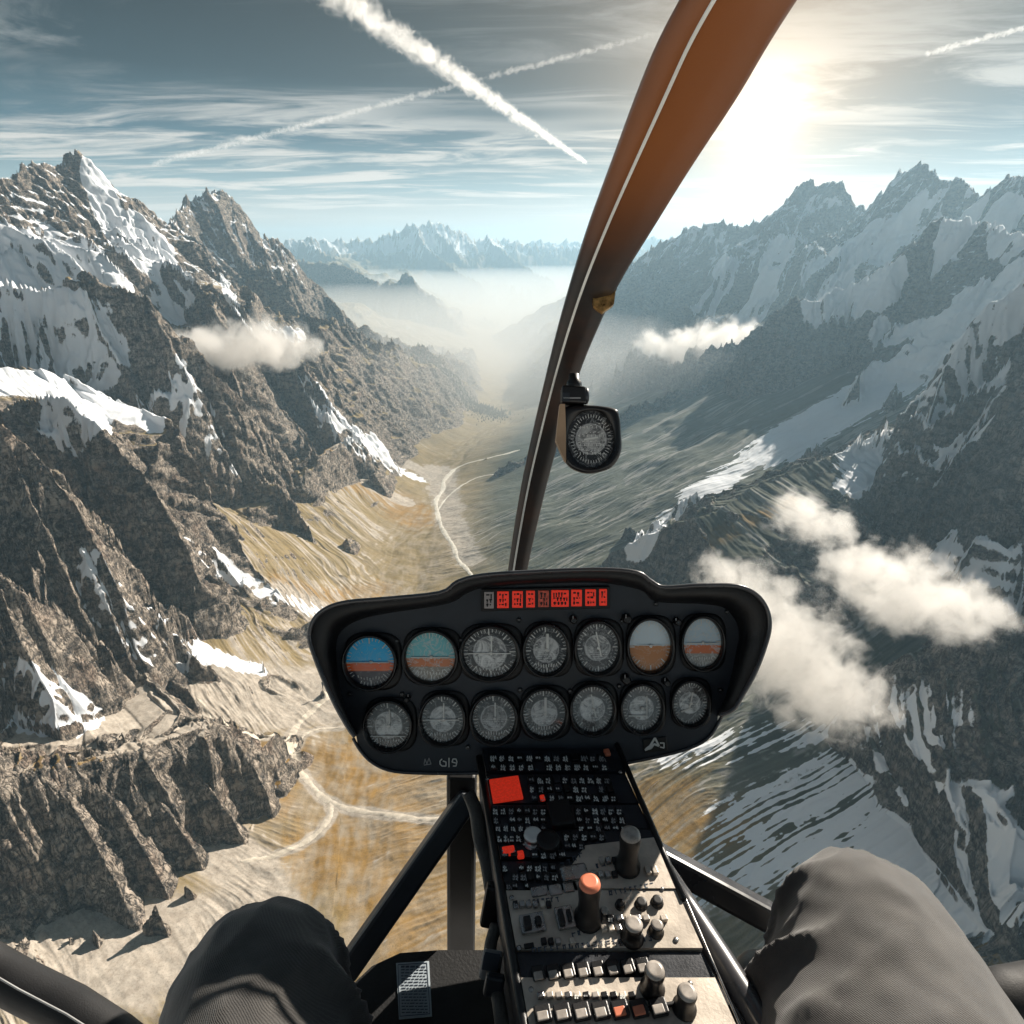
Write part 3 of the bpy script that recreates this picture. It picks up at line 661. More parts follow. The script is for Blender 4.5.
if HAZE:
    m = box_mesh('valley_mist', -30000, 30000, 4300, 41500, float(co[:, 2].min())-.5, -700)
    n = NT('mist_air'); v = n.n('ShaderNodeVolumePrincipled'); v.inputs['Color'].default_value = (.97, .97, .96, 1)
    v.inputs['Density'].default_value = MIST_D; v.inputs['Anisotropy'].default_value = .3; n.out(v.outputs[0], 'Volume'); m.materials.append(n.m)
    tag(link(bpy.data.objects.new('valley_mist', m)), kind='stuff')
CG = 'small cumulus clouds drifting below the peaks'
cloud([(200,343,3050,36,16), (228,350,3050,38,20), (258,346,3100,44,24), (290,350,3150,30,15)], 'flat cream cloud hugging the rock wall of the left massif', .010, 1, group=CG)
cloud([(655,343,5300,20,12), (688,347,5300,34,18), (720,348,5300,38,24), (745,340,5300,22,16)], 'white cloud bank before the far snowy massif on the right', .008, 2, group=CG)
cloud([(800,515,1200,28,22), (828,528,1200,26,20), (838,560,1200,16,15)], 'smallest puff of cloud, above the two big bright clouds', .020, 3, group=CG)
cloud([(722,572,1080,28,18), (750,600,1080,46,36), (785,650,1060,60,46), (825,690,1040,52,36), (850,708,1020,26,20)], 'large soft cloud beside the right edge of the instrument panel', .017, 4, group=CG)
cloud([(862,572,1150,36,28), (905,592,1150,50,34), (950,606,1150,44,26), (985,612,1150,26,14)], 'large cream cloud resting above the dark near crag', .017, 5, group=CG)
contrail((285,-40), (588,164), 6000, 13, 1.8, 'broad ragged contrail slanting down across the upper sky', 1.3, 1)
contrail((150,165), (700,22), 7000, 2.6, 2.6, 'long thin contrail crossing under the broad one', .14, 2)
contrail((925,54), (1040,24), 7000, 2.6, 2, 'short thin contrail at the right beyond the sun', .25, 3)

# ---------------------------------------------------------------- tracks, stream and the wood on the spur
def ribbon(name, pxs, wpx, mat, lift=1.3, edge=.25):
    pts = []
    for a, b in zip(pxs[:-1], pxs[1:]):
        for t in (0, .25, .5, .75): pts.append(hit(a[0]+(b[0]-a[0])*t, a[1]+(b[1]-a[1])*t)[0])
    pts.append(hit(*pxs[-1])[0]); pts = np.array(pts)
    for _ in range(2): pts[1:-1] = (pts[:-2]+2*pts[1:-1]+pts[2:])/4
    dense = [pts[i]*(1-t)+pts[i+1]*t for i in range(len(pts)-1) for t in np.linspace(0, 1, 8, endpoint=False)]
    dense = np.array(dense); vs = []; fs = []
    for i in range(len(dense)):
        t = dense[min(i+1, len(dense)-1)]-dense[max(i-1, 0)]; nn = np.array([-t[1], t[0]])/max(1e-6, math.hypot(t[0], t[1]))
        w = wpx*np.linalg.norm(dense[i])/F_PX*.5*(1+.2*math.sin(i*.17)+.1*math.sin(i*.61))*min(1, .3+i*.1, .3+(len(dense)-1-i)*.1)
        for k in (-1, -.5, 0, .5, 1):
            x, y = dense[i][0]+nn[0]*w*k, dense[i][1]+nn[1]*w*k; vs.append((x, y, zat(x, y)+lift*(1-abs(k)*.8)))
    for i in range(len(dense)-1):
        for k in range(4): a = i*5+k; fs.append((a, a+1, a+6, a+5))
    m = bpy.data.meshes.new(name); m.from_pydata(vs, [], fs); m.materials.append(mat)
    for p in m.polygons: p.use_smooth = True
    return tag(link(bpy.data.objects.new(name, m)), kind='structure')
def track_mat(name, a, b):
    n = NT(name); g = n.n('ShaderNodeNewGeometry'); pos = g.outputs['Position']; nz = n.noise(pos, .09, 5, .7)
    bs = n.pbsdf(Base_Color=n.mix(n.ss(nz, .3, .7), a, b), Roughness=.95); return n.out(bs.outputs[0])
TM = track_mat('gravel_track', (.46, .40, .32), (.66, .59, .49)); RM = track_mat('pale_stream_bed', (.50, .46, .38), (.74, .70, .62))
for q, w_ in zip(ROADS, (5.2, 4.6, 3, 3)): ribbon('dirt_road', q, w_, TM)
ribbon('stream', [(520,450),(490,458),(457,466),(443,481),(444,490),(435,500),(438,516),(442,530),(454,546),(457,560),(470,572),(480,590)], 4.2, RM, 2.2)
ribbon('stream', [(500,470),(470,480),(446,497),(437,512)], 2.2, RM, 2.2)
def forest():
    bm = bmesh.new(); q = []
    r = random.Random(9)
    cp = [P(*a) for a in ((395,355,6500),(425,372,6450),(450,385,6400),(480,398,6300),(497,411,6150))]
    while len(q) < 3200:
        i = r.randrange(len(cp)-1); t = r.random(); a, b = cp[i], cp[i+1]; x = a[0]+(b[0]-a[0])*t+r.gauss(0, 90); y = a[1]+(b[1]-a[1])*t+r.gauss(0, 90)-abs(r.gauss(0, 190)); q.append((x, y))
    for x, y in q:
        z = zat(x, y)-2; h = r.uniform(14, 34); w = h*r.uniform(.16, .24); p0 = r.random()*6
        base = [bm.verts.new((x+math.cos(p0+k*1.2566)*w, y+math.sin(p0+k*1.2566)*w, z+h*.12)) for k in range(5)]; top = bm.verts.new((x, y, z+h))
        for k in range(5): bm.faces.new((base[k], base[(k+1) % 5], top))
    m = bpy.data.meshes.new('conifer_forest'); bm.to_mesh(m); bm.free(); m.materials.append(track_mat('dark_conifers', (.020, .030, .018), (.045, .060, .034)))
    tag(link(bpy.data.objects.new('conifer_forest', m)), kind='stuff')
forest()
# ---------------------------------------------------------------- cockpit
CR, CU, CF = Vector((1, 0, 0)), Vector((0, SP, CP)), Vector((0, CP, -SP))
def simple(name, col, rough=.5, metal=0.0, bump=0.0, bscale=200., emit=None, spec=.5, coat=0.0, vary=.15, vscale=14.):
    n = NT(name); g = n.n('ShaderNodeTexCoord'); ob = g.outputs['Object']
    nz = n.noise(ob, vscale, 4, .6)
    c = n.mix(n.ss(nz, .35, .7), tuple(x*(1-vary) for x in col), tuple(min(1, x*(1+vary)) for x in col))
    b = n.pbsdf(Base_Color=c, Metallic=metal); b.inputs['Specular IOR Level'].default_value = spec; b.inputs['Coat Weight'].default_value = coat
    n.set(b, 'Roughness', n.ss(nz, .2, .8, max(.02, rough-.08), min(1, rough+.1)))
    if bump:
        f = n.noise(ob, bscale, 3, .6); bp = n.n('ShaderNodeBump', ins={'Strength': bump, 'Distance': .002}); n.set(bp, 'Height', f); n.set(b, 'Normal', bp.outputs[0])
    if emit: b.inputs['Emission Color'].default_value = (*emit[0], 1); b.inputs['Emission Strength'].default_value = emit[1]
    return n.out(b.outputs[0])
M = dict(
 hood=simple('black_hood_leather', (.008, .009, .011), .42, bump=.35, bscale=420),
 rim=simple('satin_rim', (.05, .05, .055), .26, spec=.8),
 face=simple('panel_paint', (.022, .029, .040), .48, bump=.12, bscale=900, vary=.3, vscale=6),
 bezel=simple('bezel_black', (.006, .006, .007), .28),
 pit=simple('gauge_mount_black', (.004, .004, .005), .5),
 white=simple('mark_white', (.78, .78, .74), .6, vary=.1),
 grey=simple('mark_grey', (.35, .35, .35), .55),
 red=simple('lamp_red', (.62, .03, .02), .35, emit=((1, .05, .02), .16), vary=.25, vscale=300),
 glow=simple('lamp_red_dim', (.45, .09, .06), .4, emit=((1, .15, .08), .03), vary=.3, vscale=300),
 lampoff=simple('lamp_clear', (.38, .34, .33), .35),
 black=simple('plastic_black', (.010, .010, .011), .36, bump=.1, bscale=700),
 rubber=simple('rubber_black', (.012, .012, .013), .6, bump=.2, bscale=500),
 tan=simple('console_tan', (.64, .56, .47), .42, metal=.15, bump=.15, bscale=300, vary=.22, vscale=20),
 dark=simple('console_dark', (.018, .022, .030), .42, bump=.15, bscale=400, vary=.35, vscale=30),
 metal=simple('worn_steel', (.42, .41, .40), .28, metal=.9, vary=.2, vscale=60),
 gold=simple('brass', (.50, .30, .11), .3, metal=.85, bump=.6, bscale=160, vary=.5, vscale=90),
 copper=simple('tan_bracket', (.45, .30, .19), .4, metal=.3),
 strut=simple('strut_paint', (.028, .035, .045), .38, bump=.1, bscale=300, vary=.25, vscale=10),
 floor=simple('cabin_floor', (.004, .0045, .0055), .7, bump=.4, bscale=260),
 bluel=simple('placard_paper', (.40, .46, .50), .6, vary=.1),
 ink=simple('placard_ink', (.07, .09, .12), .6),
 knobtop=simple('knob_cap', (.40, .36, .32), .3, vary=.2, vscale=80),
 orange=simple('button_orange', (.72, .22, .12), .4),
 taupe=simple('strap_taupe', (.13, .115, .10), .55, bump=.5, bscale=350, vary=.3),
 boot=simple('boot_leather', (.02, .016, .013), .45, bump=.3),
)
class MB:
    """collects shapes into one mesh"""
    def __init__(s): s.bm = bmesh.new(); s.mi = 0; s.mats = []
    def mat(s, m):
        if m not in s.mats: s.mats.append(m)
        s.mi = s.mats.index(m); return s
    def _fin(s, faces, smooth):
        for f in faces: f.material_index = s.mi; f.smooth = smooth
    def box(s, c, size, ax=(CR, CU, CF), bev=0.0, taper=1.0, seg=2):
        a, b, d = ax; vs = []
        for k in (-1, 1):
            t = taper if k < 0 else 1.0
            for (i, j) in ((-1,-1),(1,-1),(1,1),(-1,1)):
                vs.append(s.bm.verts.new(Vector(c)+a*(i*size[0]/2*t)+b*(j*size[1]/2*t)+d*(k*size[2]/2)))
        idx = [(0,1,2,3),(7,6,5,4),(0,4,5,1),(1,5,6,2),(2,6,7,3),(3,7,4,0)]
        fs = [s.bm.faces.new([vs[i] for i in q]) for q in idx]
        if bev:
            es = list({e for f in fs for e in f.edges})
            r = bmesh.ops.bevel(s.bm, geom=es, offset=bev, segments=seg, affect='EDGES', profile=.5)
            fs = [f for f in s.bm.faces if f.is_valid and any(v in set(r['verts']) for v in f.verts)]
            s._fin(fs, False); return s
        s._fin(fs, False); return s
    def rings(s, rings, cap=(True, True), smooth=True, closed=True):
        R = [[s.bm.verts.new(p) for p in r] for r in rings]; fs = []
        n = len(R[0])
        for a, b in zip(R[:-1], R[1:]):
            for i in range(n if closed else n-1):
                j = (i+1) % n; fs.append(s.bm.faces.new((a[i], a[j], b[j], b[i])))
        s._fin(fs, smooth)
        cf = []
        if cap[0]: cf.append(s.bm.faces.new(R[0][::-1]))
        if cap[1]: cf.append(s.bm.faces.new(R[-1]))
        s._fin(cf, False); return s
    def lathe(s, c, axis, prof, seg=28, up=None, squash=(1, 1), cap=(True, True)):
        """prof: (radius, height along the axis)"""
        z = Vector(axis).normalized(); x = (Vector(up) if up is not None else (CR if abs(z.dot(CR)) < .8 else CU)); x = (x-z*x.dot(z)).normalized(); y = z.cross(x)
        rs = [[Vector(c)+x*(math.cos(t)*r*squash[0])+y*(math.sin(t)*r*squash[1])+z*h for t in [i*2*math.pi/seg for i in range(seg)]] for r, h in prof]
        return s.rings(rs, cap)
    def tube(s, pts, rad, seg=14, squash=1.0, up=None, cap=(True, True)):
        pts = [Vector(p) for p in pts]; rs = []
        if not isinstance(rad, (list, tuple)): rad = [rad]*len(pts)
        u = Vector(up) if up is not None else Vector((0, 0, 1))
        for i, p in enumerate(pts):
            t = (pts[min(i+1, len(pts)-1)]-pts[max(i-1, 0)]).normalized()
            x = t.cross(u); x = x.normalized() if x.length > 1e-4 else CR; y = x.cross(t).normalized()
            rs.append([p+x*math.cos(a)*rad[i]+y*math.sin(a)*rad[i]*squash for a in [k*2*math.pi/seg for k in range(seg)]])
        return s.rings(rs, cap)
    def poly(s, pts, d, smooth=False):
        """a flat outline given thickness along d"""
        a = [Vector(p) for p in pts]; b = [p+Vector(d) for p in a]
        return s.rings([a, b], (True, True), smooth)
    def build(s, name, parent=None):
        bmesh.ops.recalc_face_normals(s.bm, faces=s.bm.faces)
        m = bpy.data.meshes.new(name); s.bm.to_mesh(m); s.bm.free()
        for k in s.mats: m.materials.append(M[k] if isinstance(k, str) else k)
        return link(bpy.data.objects.new(name, m), parent)
def empty(name, loc=(0, 0, 0)):
    o = bpy.data.objects.new(name, None); o.empty_display_size = .05; COL.objects.link(o); return o
def catmull(pts, n=6, closed=False):
    P_ = [Vector(p) for p in pts]; N = len(P_); out = []
    rg = range(N) if closed else range(N-1)
    for i in rg:
        g = lambda k: P_[k % N] if closed else P_[min(max(k, 0), N-1)]
        a, b, c, d = g(i-1), g(i), g(i+1), g(i+2)
        for t in [k/n for k in range(n)]:
            out.append(.5*((2*b)+(c-a)*t+(2*a-5*b+4*c-d)*t*t+(3*b-a-3*c+d)*t**3))
    if not closed: out.append(P_[-1])
    return out
rnd = random.Random(5)

# ---- instrument panel
DF, DL = .800, .742                       # distance of the face and of the hood's lip
S = DF/F_PX                               # metres for one unit of view angle at the face
panel = empty('instrument_panel'); tag(panel, 'black hooded instrument panel with two rows of round gauges', 'instrument panel')
U_ = [(722,716),(735,711),(746,694),(757,674),(767,648),(772,626),(769,608),(758,593),(738,584),(700,583),(664,585),(651,579),(636,570),(600,567),(540,569),(482,573),(456,580),(438,591),(380,597),(347,600),(326,606),(312,618),(307,636),(313,657),(323,682),(336,711),(347,730),(353,738)]
IN_ = [(717,716),(724,700),(729,685),(733,668),(737,648),(739,636),(737,624),(731,614),(722,607),(700,604),(668,603),(652,600),(640,590),(600,583),(540,584),(485,588),(466,594),(447,604),(390,613),(362,619),(346,627),(338,637),(336,650),(337,668),(340,690),(346,710),(352,724),(357,735)]
uc = catmull([(a, b, 0) for a, b in U_], 4); ic = catmull([(a, b, 0) for a, b in IN_], 4)
def toward(p, q, k):
    d = Vector((q[0]-p[0], q[1]-p[1], 0)); return Vector((p[0], p[1], 0))+d.normalized()*k if d.length > 0 else Vector((p[0], p[1], 0))
b = MB().mat('hood')
sec = []
for p, q in zip(uc, ic):
    o1 = toward(p, q, 1.2); o2 = toward(p, q, 4.5); bk = toward(p, q, 7)
    sec.append([PD(bk.x, bk.y, .87), PD(o1.x, o1.y, DL+.030), PD(o2.x, o2.y, DL+.004), PD(q.x, q.y, DF-.001), PD(q.x, q.y, DF+.02)])
b.rings([list(x) for x in zip(*sec)], (False, False), True, False)
b.build('hood', panel)
b = MB().mat('rim'); b.tube([PD(p.x, p.y, DL) for p in [toward(u, i, 2.4) for u, i in zip(uc, ic)]], .0027, 10, up=CF); b.build('hood_rim', panel)
FACE_ = IN_+[(360,748),(372,762),(395,771),(440,773),(482,772),(540,769),(600,766),(652,757),(690,747),(709,735),(716,724)]
b = MB().mat('face'); fc = [(toward(p, (540, 670), -1.0)) for p in FACE_]
b.poly([PD(p.x, p.y, DF) for p in catmull([(q.x, q.y, 0) for q in fc], 3, True)], CF*.035)
b.build('face_plate', panel)
low = [(353,738),(360,750),(373,763),(395,771.5),(440,773.5),(482,773),(540,770),(600,767),(652,758),(690,748),(710,736),(722,716)]
b = MB().mat('rim'); b.tube([PD(p.x, p.y, DF-.001) for p in catmull([(x, y, 0) for x, y in low], 4)], .0022, 8, up=CF); b.build('lower_edge', panel)

def dial_material(kind, seed, rw=.03):
    n = NT('gauge_dial'); tc = n.n('ShaderNodeTexCoord'); ob = tc.outputs['Object']
    off = n.vmath('ADD', ob, (seed*1.7, seed*.9, 0))
    mp = n.n('ShaderNodeMapping', ins={'Scale': (48, 48, 48), 'Rotation': (0, 0, seed*1.1)}); n.t.links.new(off, mp.inputs['Vector'])
    w = n.noise(mp.outputs[0], 1.0, 5, .62, 1.6); w2 = n.noise(off, 330., 3, .6)
    sp = n.n('ShaderNodeSeparateXYZ'); n.t.links.new(ob, sp.inputs[0]); y = sp.outputs[1]
    lines = n.math('MULTIPLY', n.ss(n.math('ABSOLUTE', n.math('SUBTRACT', w, .5)), .035, .005), .8)
    if kind[0] == 'h':
        sky, gnd, y0 = kind[1], kind[2], kind[3]
        c = n.mix(n.ss(n.math('ADD', y, n.math('MULTIPLY', n.math('SUBTRACT', w2, .5), .004)), y0-.0008, y0+.0008), gnd, sky)
        c = n.mix(n.ss(y, y0+.002, y0+.03), c, tuple(x*.55 for x in sky)) if kind[4] else c
        if kind[5] is not None: c = n.mix(n.ss(y, y0-.010, y0-.012), c, kind[5])
        c = n.mix(n.math('MULTIPLY', lines, kind[6]), c, (.75, .75, .72))
    else:
        lo, hi = kind[1], kind[2]
        rad = n.math('DIVIDE', n.vmath('LENGTH', ob), rw)
        soft = n.noise(off, 55., 5, .65, 1.6); hi = min(.85, .2+hi*1.7)  # soft reflection-like patches painted into the dial colour
        disc = n.mix(n.ss(soft, .38, .62), (hi*.22,)*3, (hi, hi, hi*.97))
        rows = n.math('MULTIPLY', n.ss(n.math('SINE', n.math('MULTIPLY', y, 2600.)), .2, .7), n.ss(n.noise(off, 420., 1, .5), .47, .53))
        disc = n.mix(n.math('MULTIPLY', rows, n.math('MULTIPLY', n.ss(y, .002, -.004), .85)), disc, (.8, .8, .78))
        ringl = n.ss(n.math('ABSOLUTE', n.math('SUBTRACT', rad, .60)), .018, .006)
        c = n.mix(n.ss(rad, .60, .66), disc, (lo*.35,)*3); c = n.mix(ringl, c, (.55,)*3)
        c = n.mix(n.math('MULTIPLY', n.ss(w2, .56, .7), kind[3]*.5), c, (.62, .62, .6))
        c = n.mix(n.math('MULTIPLY', lines, .35), c, (.8, .8, .78))
    b_ = n.pbsdf(Base_Color=c, Roughness=.35); b_.inputs['Coat Weight'].default_value = 1.0; b_.inputs['Coat Roughness'].default_value = .06
    return n.out(b_.outputs[0])
SKYB, TEAL = (.005, .55, 1.0), (.20, .60, .64)
GA = [ # centre, radii, dial, marks, label
 (371,661,24.5,25,('h', SKYB, (1.0,.15,.01), -.001, False, (.010,.012,.03), .15), 'ah', 'gauge with bright blue sky over an orange band'),
 (431,656,25,25,('h', TEAL, (.70,.20,.05), -.002, False, (.30,.26,.21), .8), 'ah', 'gauge with teal sky over a rusty band'),
 (490,652,27,25,('p', .10, .42, .5), 'bar', 'gauge with a white horizontal bar'),
 (546,649,21,24,('p', .06, .30, .5), 'needle', None),
 (597,647,21,25,('p', .22, .62, .9), 'faint', 'gauge with a pale speckled dial'),
 (649,645,21,26,('h', (.70,.82,.88), (.60,.24,.07), 0.0, False, None, .3), 'none', 'gauge with pale sky over a brown lower half'),
 (701,642,19.5,25,('h', (.58,.72,.80), (.80,.20,.05), -.003, False, (.42,.40,.36), .9), 'ah', 'gauge with a busy silver dial and red band'),
 (389,724,22,23.5,('p', .05, .30, .4), 'bar', None),
 (443,718,21,24,('p', .10, .32, .6), 'cross', None),
 (494,717,21.5,23.5,('p', .02, .12, .5), 'busy', 'gauge with a black scribbled dial'),
 (544,712,21.5,23.5,('p', .05, .25, .6), 'needle', None),
 (592,708,20.5,23.5,('p', .25, .45, .5), 'faint', None),
 (641,707,19.5,23,('p', .30, .48, .2), 'hook', 'gauge with a smooth grey dial'),
 (689,702,17.5,21.5,('p', .20, .36, .2), 'hand', 'gauge with a smooth darker grey dial'),
]
for gi, (gx_, gy_, rx, ry, kind, mk, lab) in enumerate(GA):
    c = PD(gx_, gy_, DF-.001); g = MB().mat('pit')
    # the dark rounded mounting behind the ring
    w = rx*S; h = ry*S
    def rr(cx, cy, a, b2, e=3.2, n=36): return [c+CR*(cx+a*math.copysign(abs(math.cos(t))**(2/e), math.cos(t)))+CU*(cy+b2*math.copysign(abs(math.sin(t))**(2/e), math.sin(t))) for t in [i*2*math.pi/n for i in range(n)]]
    g.rings([[p-CF*.000 for p in rr(.0025, -.0005, w*1.20, h*1.17)], [p-CF*.0015 for p in rr(.0022, -.0005, w*1.17, h*1.14)], [p-CF*.002 for p in rr(.0022, -.0005, w*1.08, h*1.06)]], (False, True))
    gauge = g.build('gauge', panel)
    if lab: gauge['label'] = lab
    b = MB().mat('bezel'); z0 = .005
    b.lathe(c, -CF, [(w*1.13, z0-.003), (w*1.13, z0+.006), (w*1.09, z0+.009), (w*1.02, z0+.008), (w*.97, z0+.002), (w*.97, z0-.003)], 40, CR, (1, h/w), (False, False))
    b.build('bezel', gauge)
    # dial: its own local frame so that its pattern sits on it
    dm = bpy.data.meshes.new('dial'); n_ = 48
    dm.from_pydata([(math.cos(i*2*math.pi/n_)*w*1.0, math.sin(i*2*math.pi/n_)*h*1.0, z0-.001) for i in range(n_)]+[(math.cos(i*2*math.pi/n_)*w*1.0, math.sin(i*2*math.pi/n_)*h*1.0, z0-.004) for i in range(n_)],
                   [], [tuple(range(n_)), tuple(range(2*n_-1, n_-1, -1))]+[(i, n_+i, n_+(i+1) % n_, (i+1) % n_) for i in range(n_)])
    dm.materials.append(dial_material(kind, gi+1, w)); d = link(bpy.data.objects.new('dial', dm), gauge)
    d.matrix_world = Matrix(((CR.x, CU.x, -CF.x, c.x), (CR.y, CU.y, -CF.y, c.y), (CR.z, CU.z, -CF.z, c.z), (0, 0, 0, 1)))
    zt = z0-.0002
    q = lambda x, y: c+CR*(x*w)+CU*(y*h)-CF*zt
    b = MB().mat('white')
    for i in range(40):
        t = i*2*math.pi/40+.05
        lo = .82 if i % 5 else .72
        if rnd.random() < .13: continue
        r_, u_ = (CR*math.cos(t)+CU*math.sin(t)), (-CR*math.sin(t)+CU*math.cos(t))
        b.box(q(math.cos(t)*(lo+.95)/2, math.sin(t)*(lo+.95)/2), ((.95-lo)*w, .0008 if i % 5 else .0015, .0004), (r_, u_, CF))
    # short dashes low on the dial, as on the real instruments
    if mk in ('ah', 'bar', 'busy', 'needle', 'cross'):
        for i in range(9):
            x = -.48+i*.12; b.box(q(x, -.55-.10*math.cos(x*2)+rnd.uniform(-.04, .04)), (.0011, .0042*rnd.uniform(.6, 1.2), .0004), (CR*math.cos(x*.5)-CU*math.sin(x*.5), CU*math.cos(x*.5)+CR*math.sin(x*.5), CF))
    for i in range(7 if mk not in ('none', 'hand', 'hook') else 0):
        t = rnd.uniform(0, 6.28); r = rnd.uniform(.35, .62); b.box(q(math.cos(t)*r, math.sin(t)*r), (rnd.uniform(.001, .003), .0008, .0004), (CR, CU, CF))
    b.build('tick_marks', gauge)
    nb = MB().mat('white'); zt = z0+.0008
    if mk in ('bar', 'ah', 'cross'): nb.box(q(0, -.02 if mk != 'bar' or gi < 7 else -.45), (w*1.55, .0013, .0006))
    if mk in ('bar', 'cross', 'needle', 'busy'):
        nb.box(q(.06, .30), (.0019 if mk != 'needle' else .0034, h*.75, .0007), bev=.0003)
    if mk == 'faint': nb.box(q(.05, .15), (.0018, h*1.0, .0006), (CR*.97+CU*.2, CU*.97-CR*.2, CF))
    if mk == 'hook': nb.box(q(.25, .1), (.0014, h*.9, .0006)); nb.box(q(-.2, -.32), (w*.95, .0016, .0006))
    if mk == 'hand': nb.box(q(.05, .12), (.0016, h*.8, .0006), (CR*.97-CU*.2, CU*.97+CR*.2, CF)); nb.box(q(-.2, -.3), (w*.7, .0014, .0006), (CR*.9+CU*.3, CU*.9-CR*.3, CF))
    if mk == 'none': nb.box(q(.0, .02), (w*1.2, .0007, .0005))
    nb.lathe(q(.04, 0)-CF*.0, -CF, [(.0022, -.0004), (.0022, .0006), (.0012, .0012)], 14)
    nb.build('needle', gauge)

# warning lamps
xs = [(484,494),(497,509),(512,523),(526,535),(538,549),(551,569),(571,582),(585,596),(599,607)]
b = MB().mat('pit'); b.box(PD(545.5, 598.6, DF-.002), (128*S, 22*S, .006), (CR*.9995+CU*.022, CU, CF), bev=.001); b.build('lamp_housing', panel)
for i, (x0, x1) in enumerate(xs):
    cy = 600-(x0-484)*.024; b = MB().mat('lampoff' if i == 0 else 'glow' if i == 4 else 'red')
    b.box(PD((x0+x1)/2, cy, DF-.0055), ((x1-x0)*S*.96, 16.5*S, .003), bev=.0007)
    lamp = b.build('warning_lamp', panel)
    k = MB().mat('pit')
    nrow = 3
    for r in range(nrow):
        x = x0+2.2
        while x < x1-2.2:
            l = rnd.uniform(1.2, 3.2); l = min(l, x1-1.8-x)
            k.box(PD(x+l/2, cy-5+r*4.9+rnd.uniform(-.3, .3), DF-.0073), (l*S, 1.5*S*rnd.uniform(.8, 1.4), .0003))
            if rnd.random() < .6: k.box(PD(x+l/2, cy-3+r*4.0, DF-.0073), (1.2*S, 3.4*S, .0003))
            x += l+1.1
    k.build('lettering', lamp)
# screws, little knobs and the marks along the bottom edge
for px, py in ((397,641),(402,694),(461,640),(519,620),(520,690),(570,691),(619,686),(664,680),(622,621),(676,619),(727,612),(425,602),(468,747),(720,690),(350,694),(656,604)):
    b = MB().mat('bezel'); b.lathe(PD(px, py, DF-.0005), -CF, [(.0030, 0), (.0030, .0018), (.0022, .0028)], 14); b.mat('grey').box(PD(px, py, DF-.0034), (.0036, .0006, .0004)); b.build('screw', panel)
for px, py, r in ((573,619,.0045),(626,618,.0055),(676,621,.0042),(625,678,.0055),(665,681,.0042),(408,697,.0032)):
    b = MB().mat('black'); b.lathe(PD(px, py, DF), -CF, [(r*1.2, 0), (r*1.1, .004), (r, .012), (r*.7, .014)], 18); b.mat('grey').box(PD(px, py-1.5, DF-.0145), (.0009, r*.9, .0006)); b.build('knob', panel)
def squiggle(b, pts, depth, wd=.9, axes=None):
    for a, c in zip(pts[:-1], pts[1:]):
        if a is None or c is None: continue
        A, C_ = PD(a[0], a[1], depth), PD(c[0], c[1], depth); d = C_-A; L = d.length; d.normalize(); b.box((A+C_)/2, (L+.0003, wd*S, .0004), (d, CF.cross(d), CF))
b = MB().mat('white'); d = DF-.0006
squiggle(b, [(442,759),(440,761),(440,764),(442,766),(446,766),(446,762),(443,761),None,(449,758),(449,767),None,(453,766),(456,766),(457,762),(456,759),(453,759),(452,762),(456,763)], d, 1.1)
b.mat('grey'); squiggle(b, [(424,764),(425,759),(427,764),(429,758),(431,764),(424,765)], d, .9)
b.build('lettering', panel)
b = MB().mat('pit'); b.box(PD(655, 744.5, DF-.001), (24*S, 14*S, .003), (CR*.99+CU*.12, CU*.99-CR*.12, CF), bev=.0012)
b.mat('white'); squiggle(b, [(646,749),(650,746),(655,738),(659,746),(654,744),(651,748),(645,750)], DF-.0032, 2.0); squiggle(b, [(660,747),(664,748),(664,743),(660,743)], DF-.0032, 1.2)
b.build('emblem', panel)

# ---- centre console
TL, TR, BL, BR = PD(480, 756, .80), PD(615, 744, .80), PD(525, 1024, .52), PD(735, 1024, .52)
EY = ((TL+TR)/2-(BL+BR)/2).normalized(); EX = (BR-BL).normalized(); EZ = EX.cross(EY).normalized(); EX = EY.cross(EZ).normalized()
C0 = (TL+TR+BL+BR)/4
def onc(px, py, h=0.0):
    r = Vector(ray(px, py)); t = (C0+EZ*h).dot(EZ)/r.dot(EZ); return r*t
CA = (EX, EY, EZ)
console = empty('centre_console'); tag(console, 'long centre console crowded with buttons, knobs and a red square lamp', 'console')
wd_t, wd_b = (TR-TL).length, (BR-BL).length; L_ = ((TL+TR)/2-(BL+BR)/2).length
mid_t, mid_b = (TL+TR)/2, (BL+BR)/2; mid_b = mid_b-EY*.16          # the console runs on towards the seat
def crow(t, off, h): # t 0 front .. 1 rear
    m = mid_t.lerp(mid_b, t); w = wd_t+(wd_b-wd_t)*t; m = m-EZ*(m-C0).dot(EZ); return m+EX*(w/2*off)+EZ*h
b = MB().mat('dark')
b.rings([[crow(t, -1, -.008), crow(t, 1, -.008), crow(t, 1, -.24), crow(t, -1, -.24)] for t in (-.05, 1)], (True, True), False)
b.build('console_body', console)
def cbox(b, x0, y0, x1, y1, hgt=.004, base=0.0, bev=.0008, inset=1.0, taper=1.0):
    """a block whose top view fills the given span of view angles at deck height"""
    c = onc((x0+x1)/2, (y0+y1)/2, base); w = (onc(x1, (y0+y1)/2, base)-onc(x0, (y0+y1)/2, base)).length*inset; l = (onc((x0+x1)/2, y0, base)-onc((x0+x1)/2, y1, base)).length*inset
    b.box(c+EZ*(hgt/2), (w, l, hgt), (EX, EY, -EZ), bev=min(bev, hgt*.45, w*.3, l*.3), taper=taper)
LE = lambda y: 480+(y-756)*.168; RE = lambda y: 615+(y-744)*.43       # edges of the deck at a given height in the view
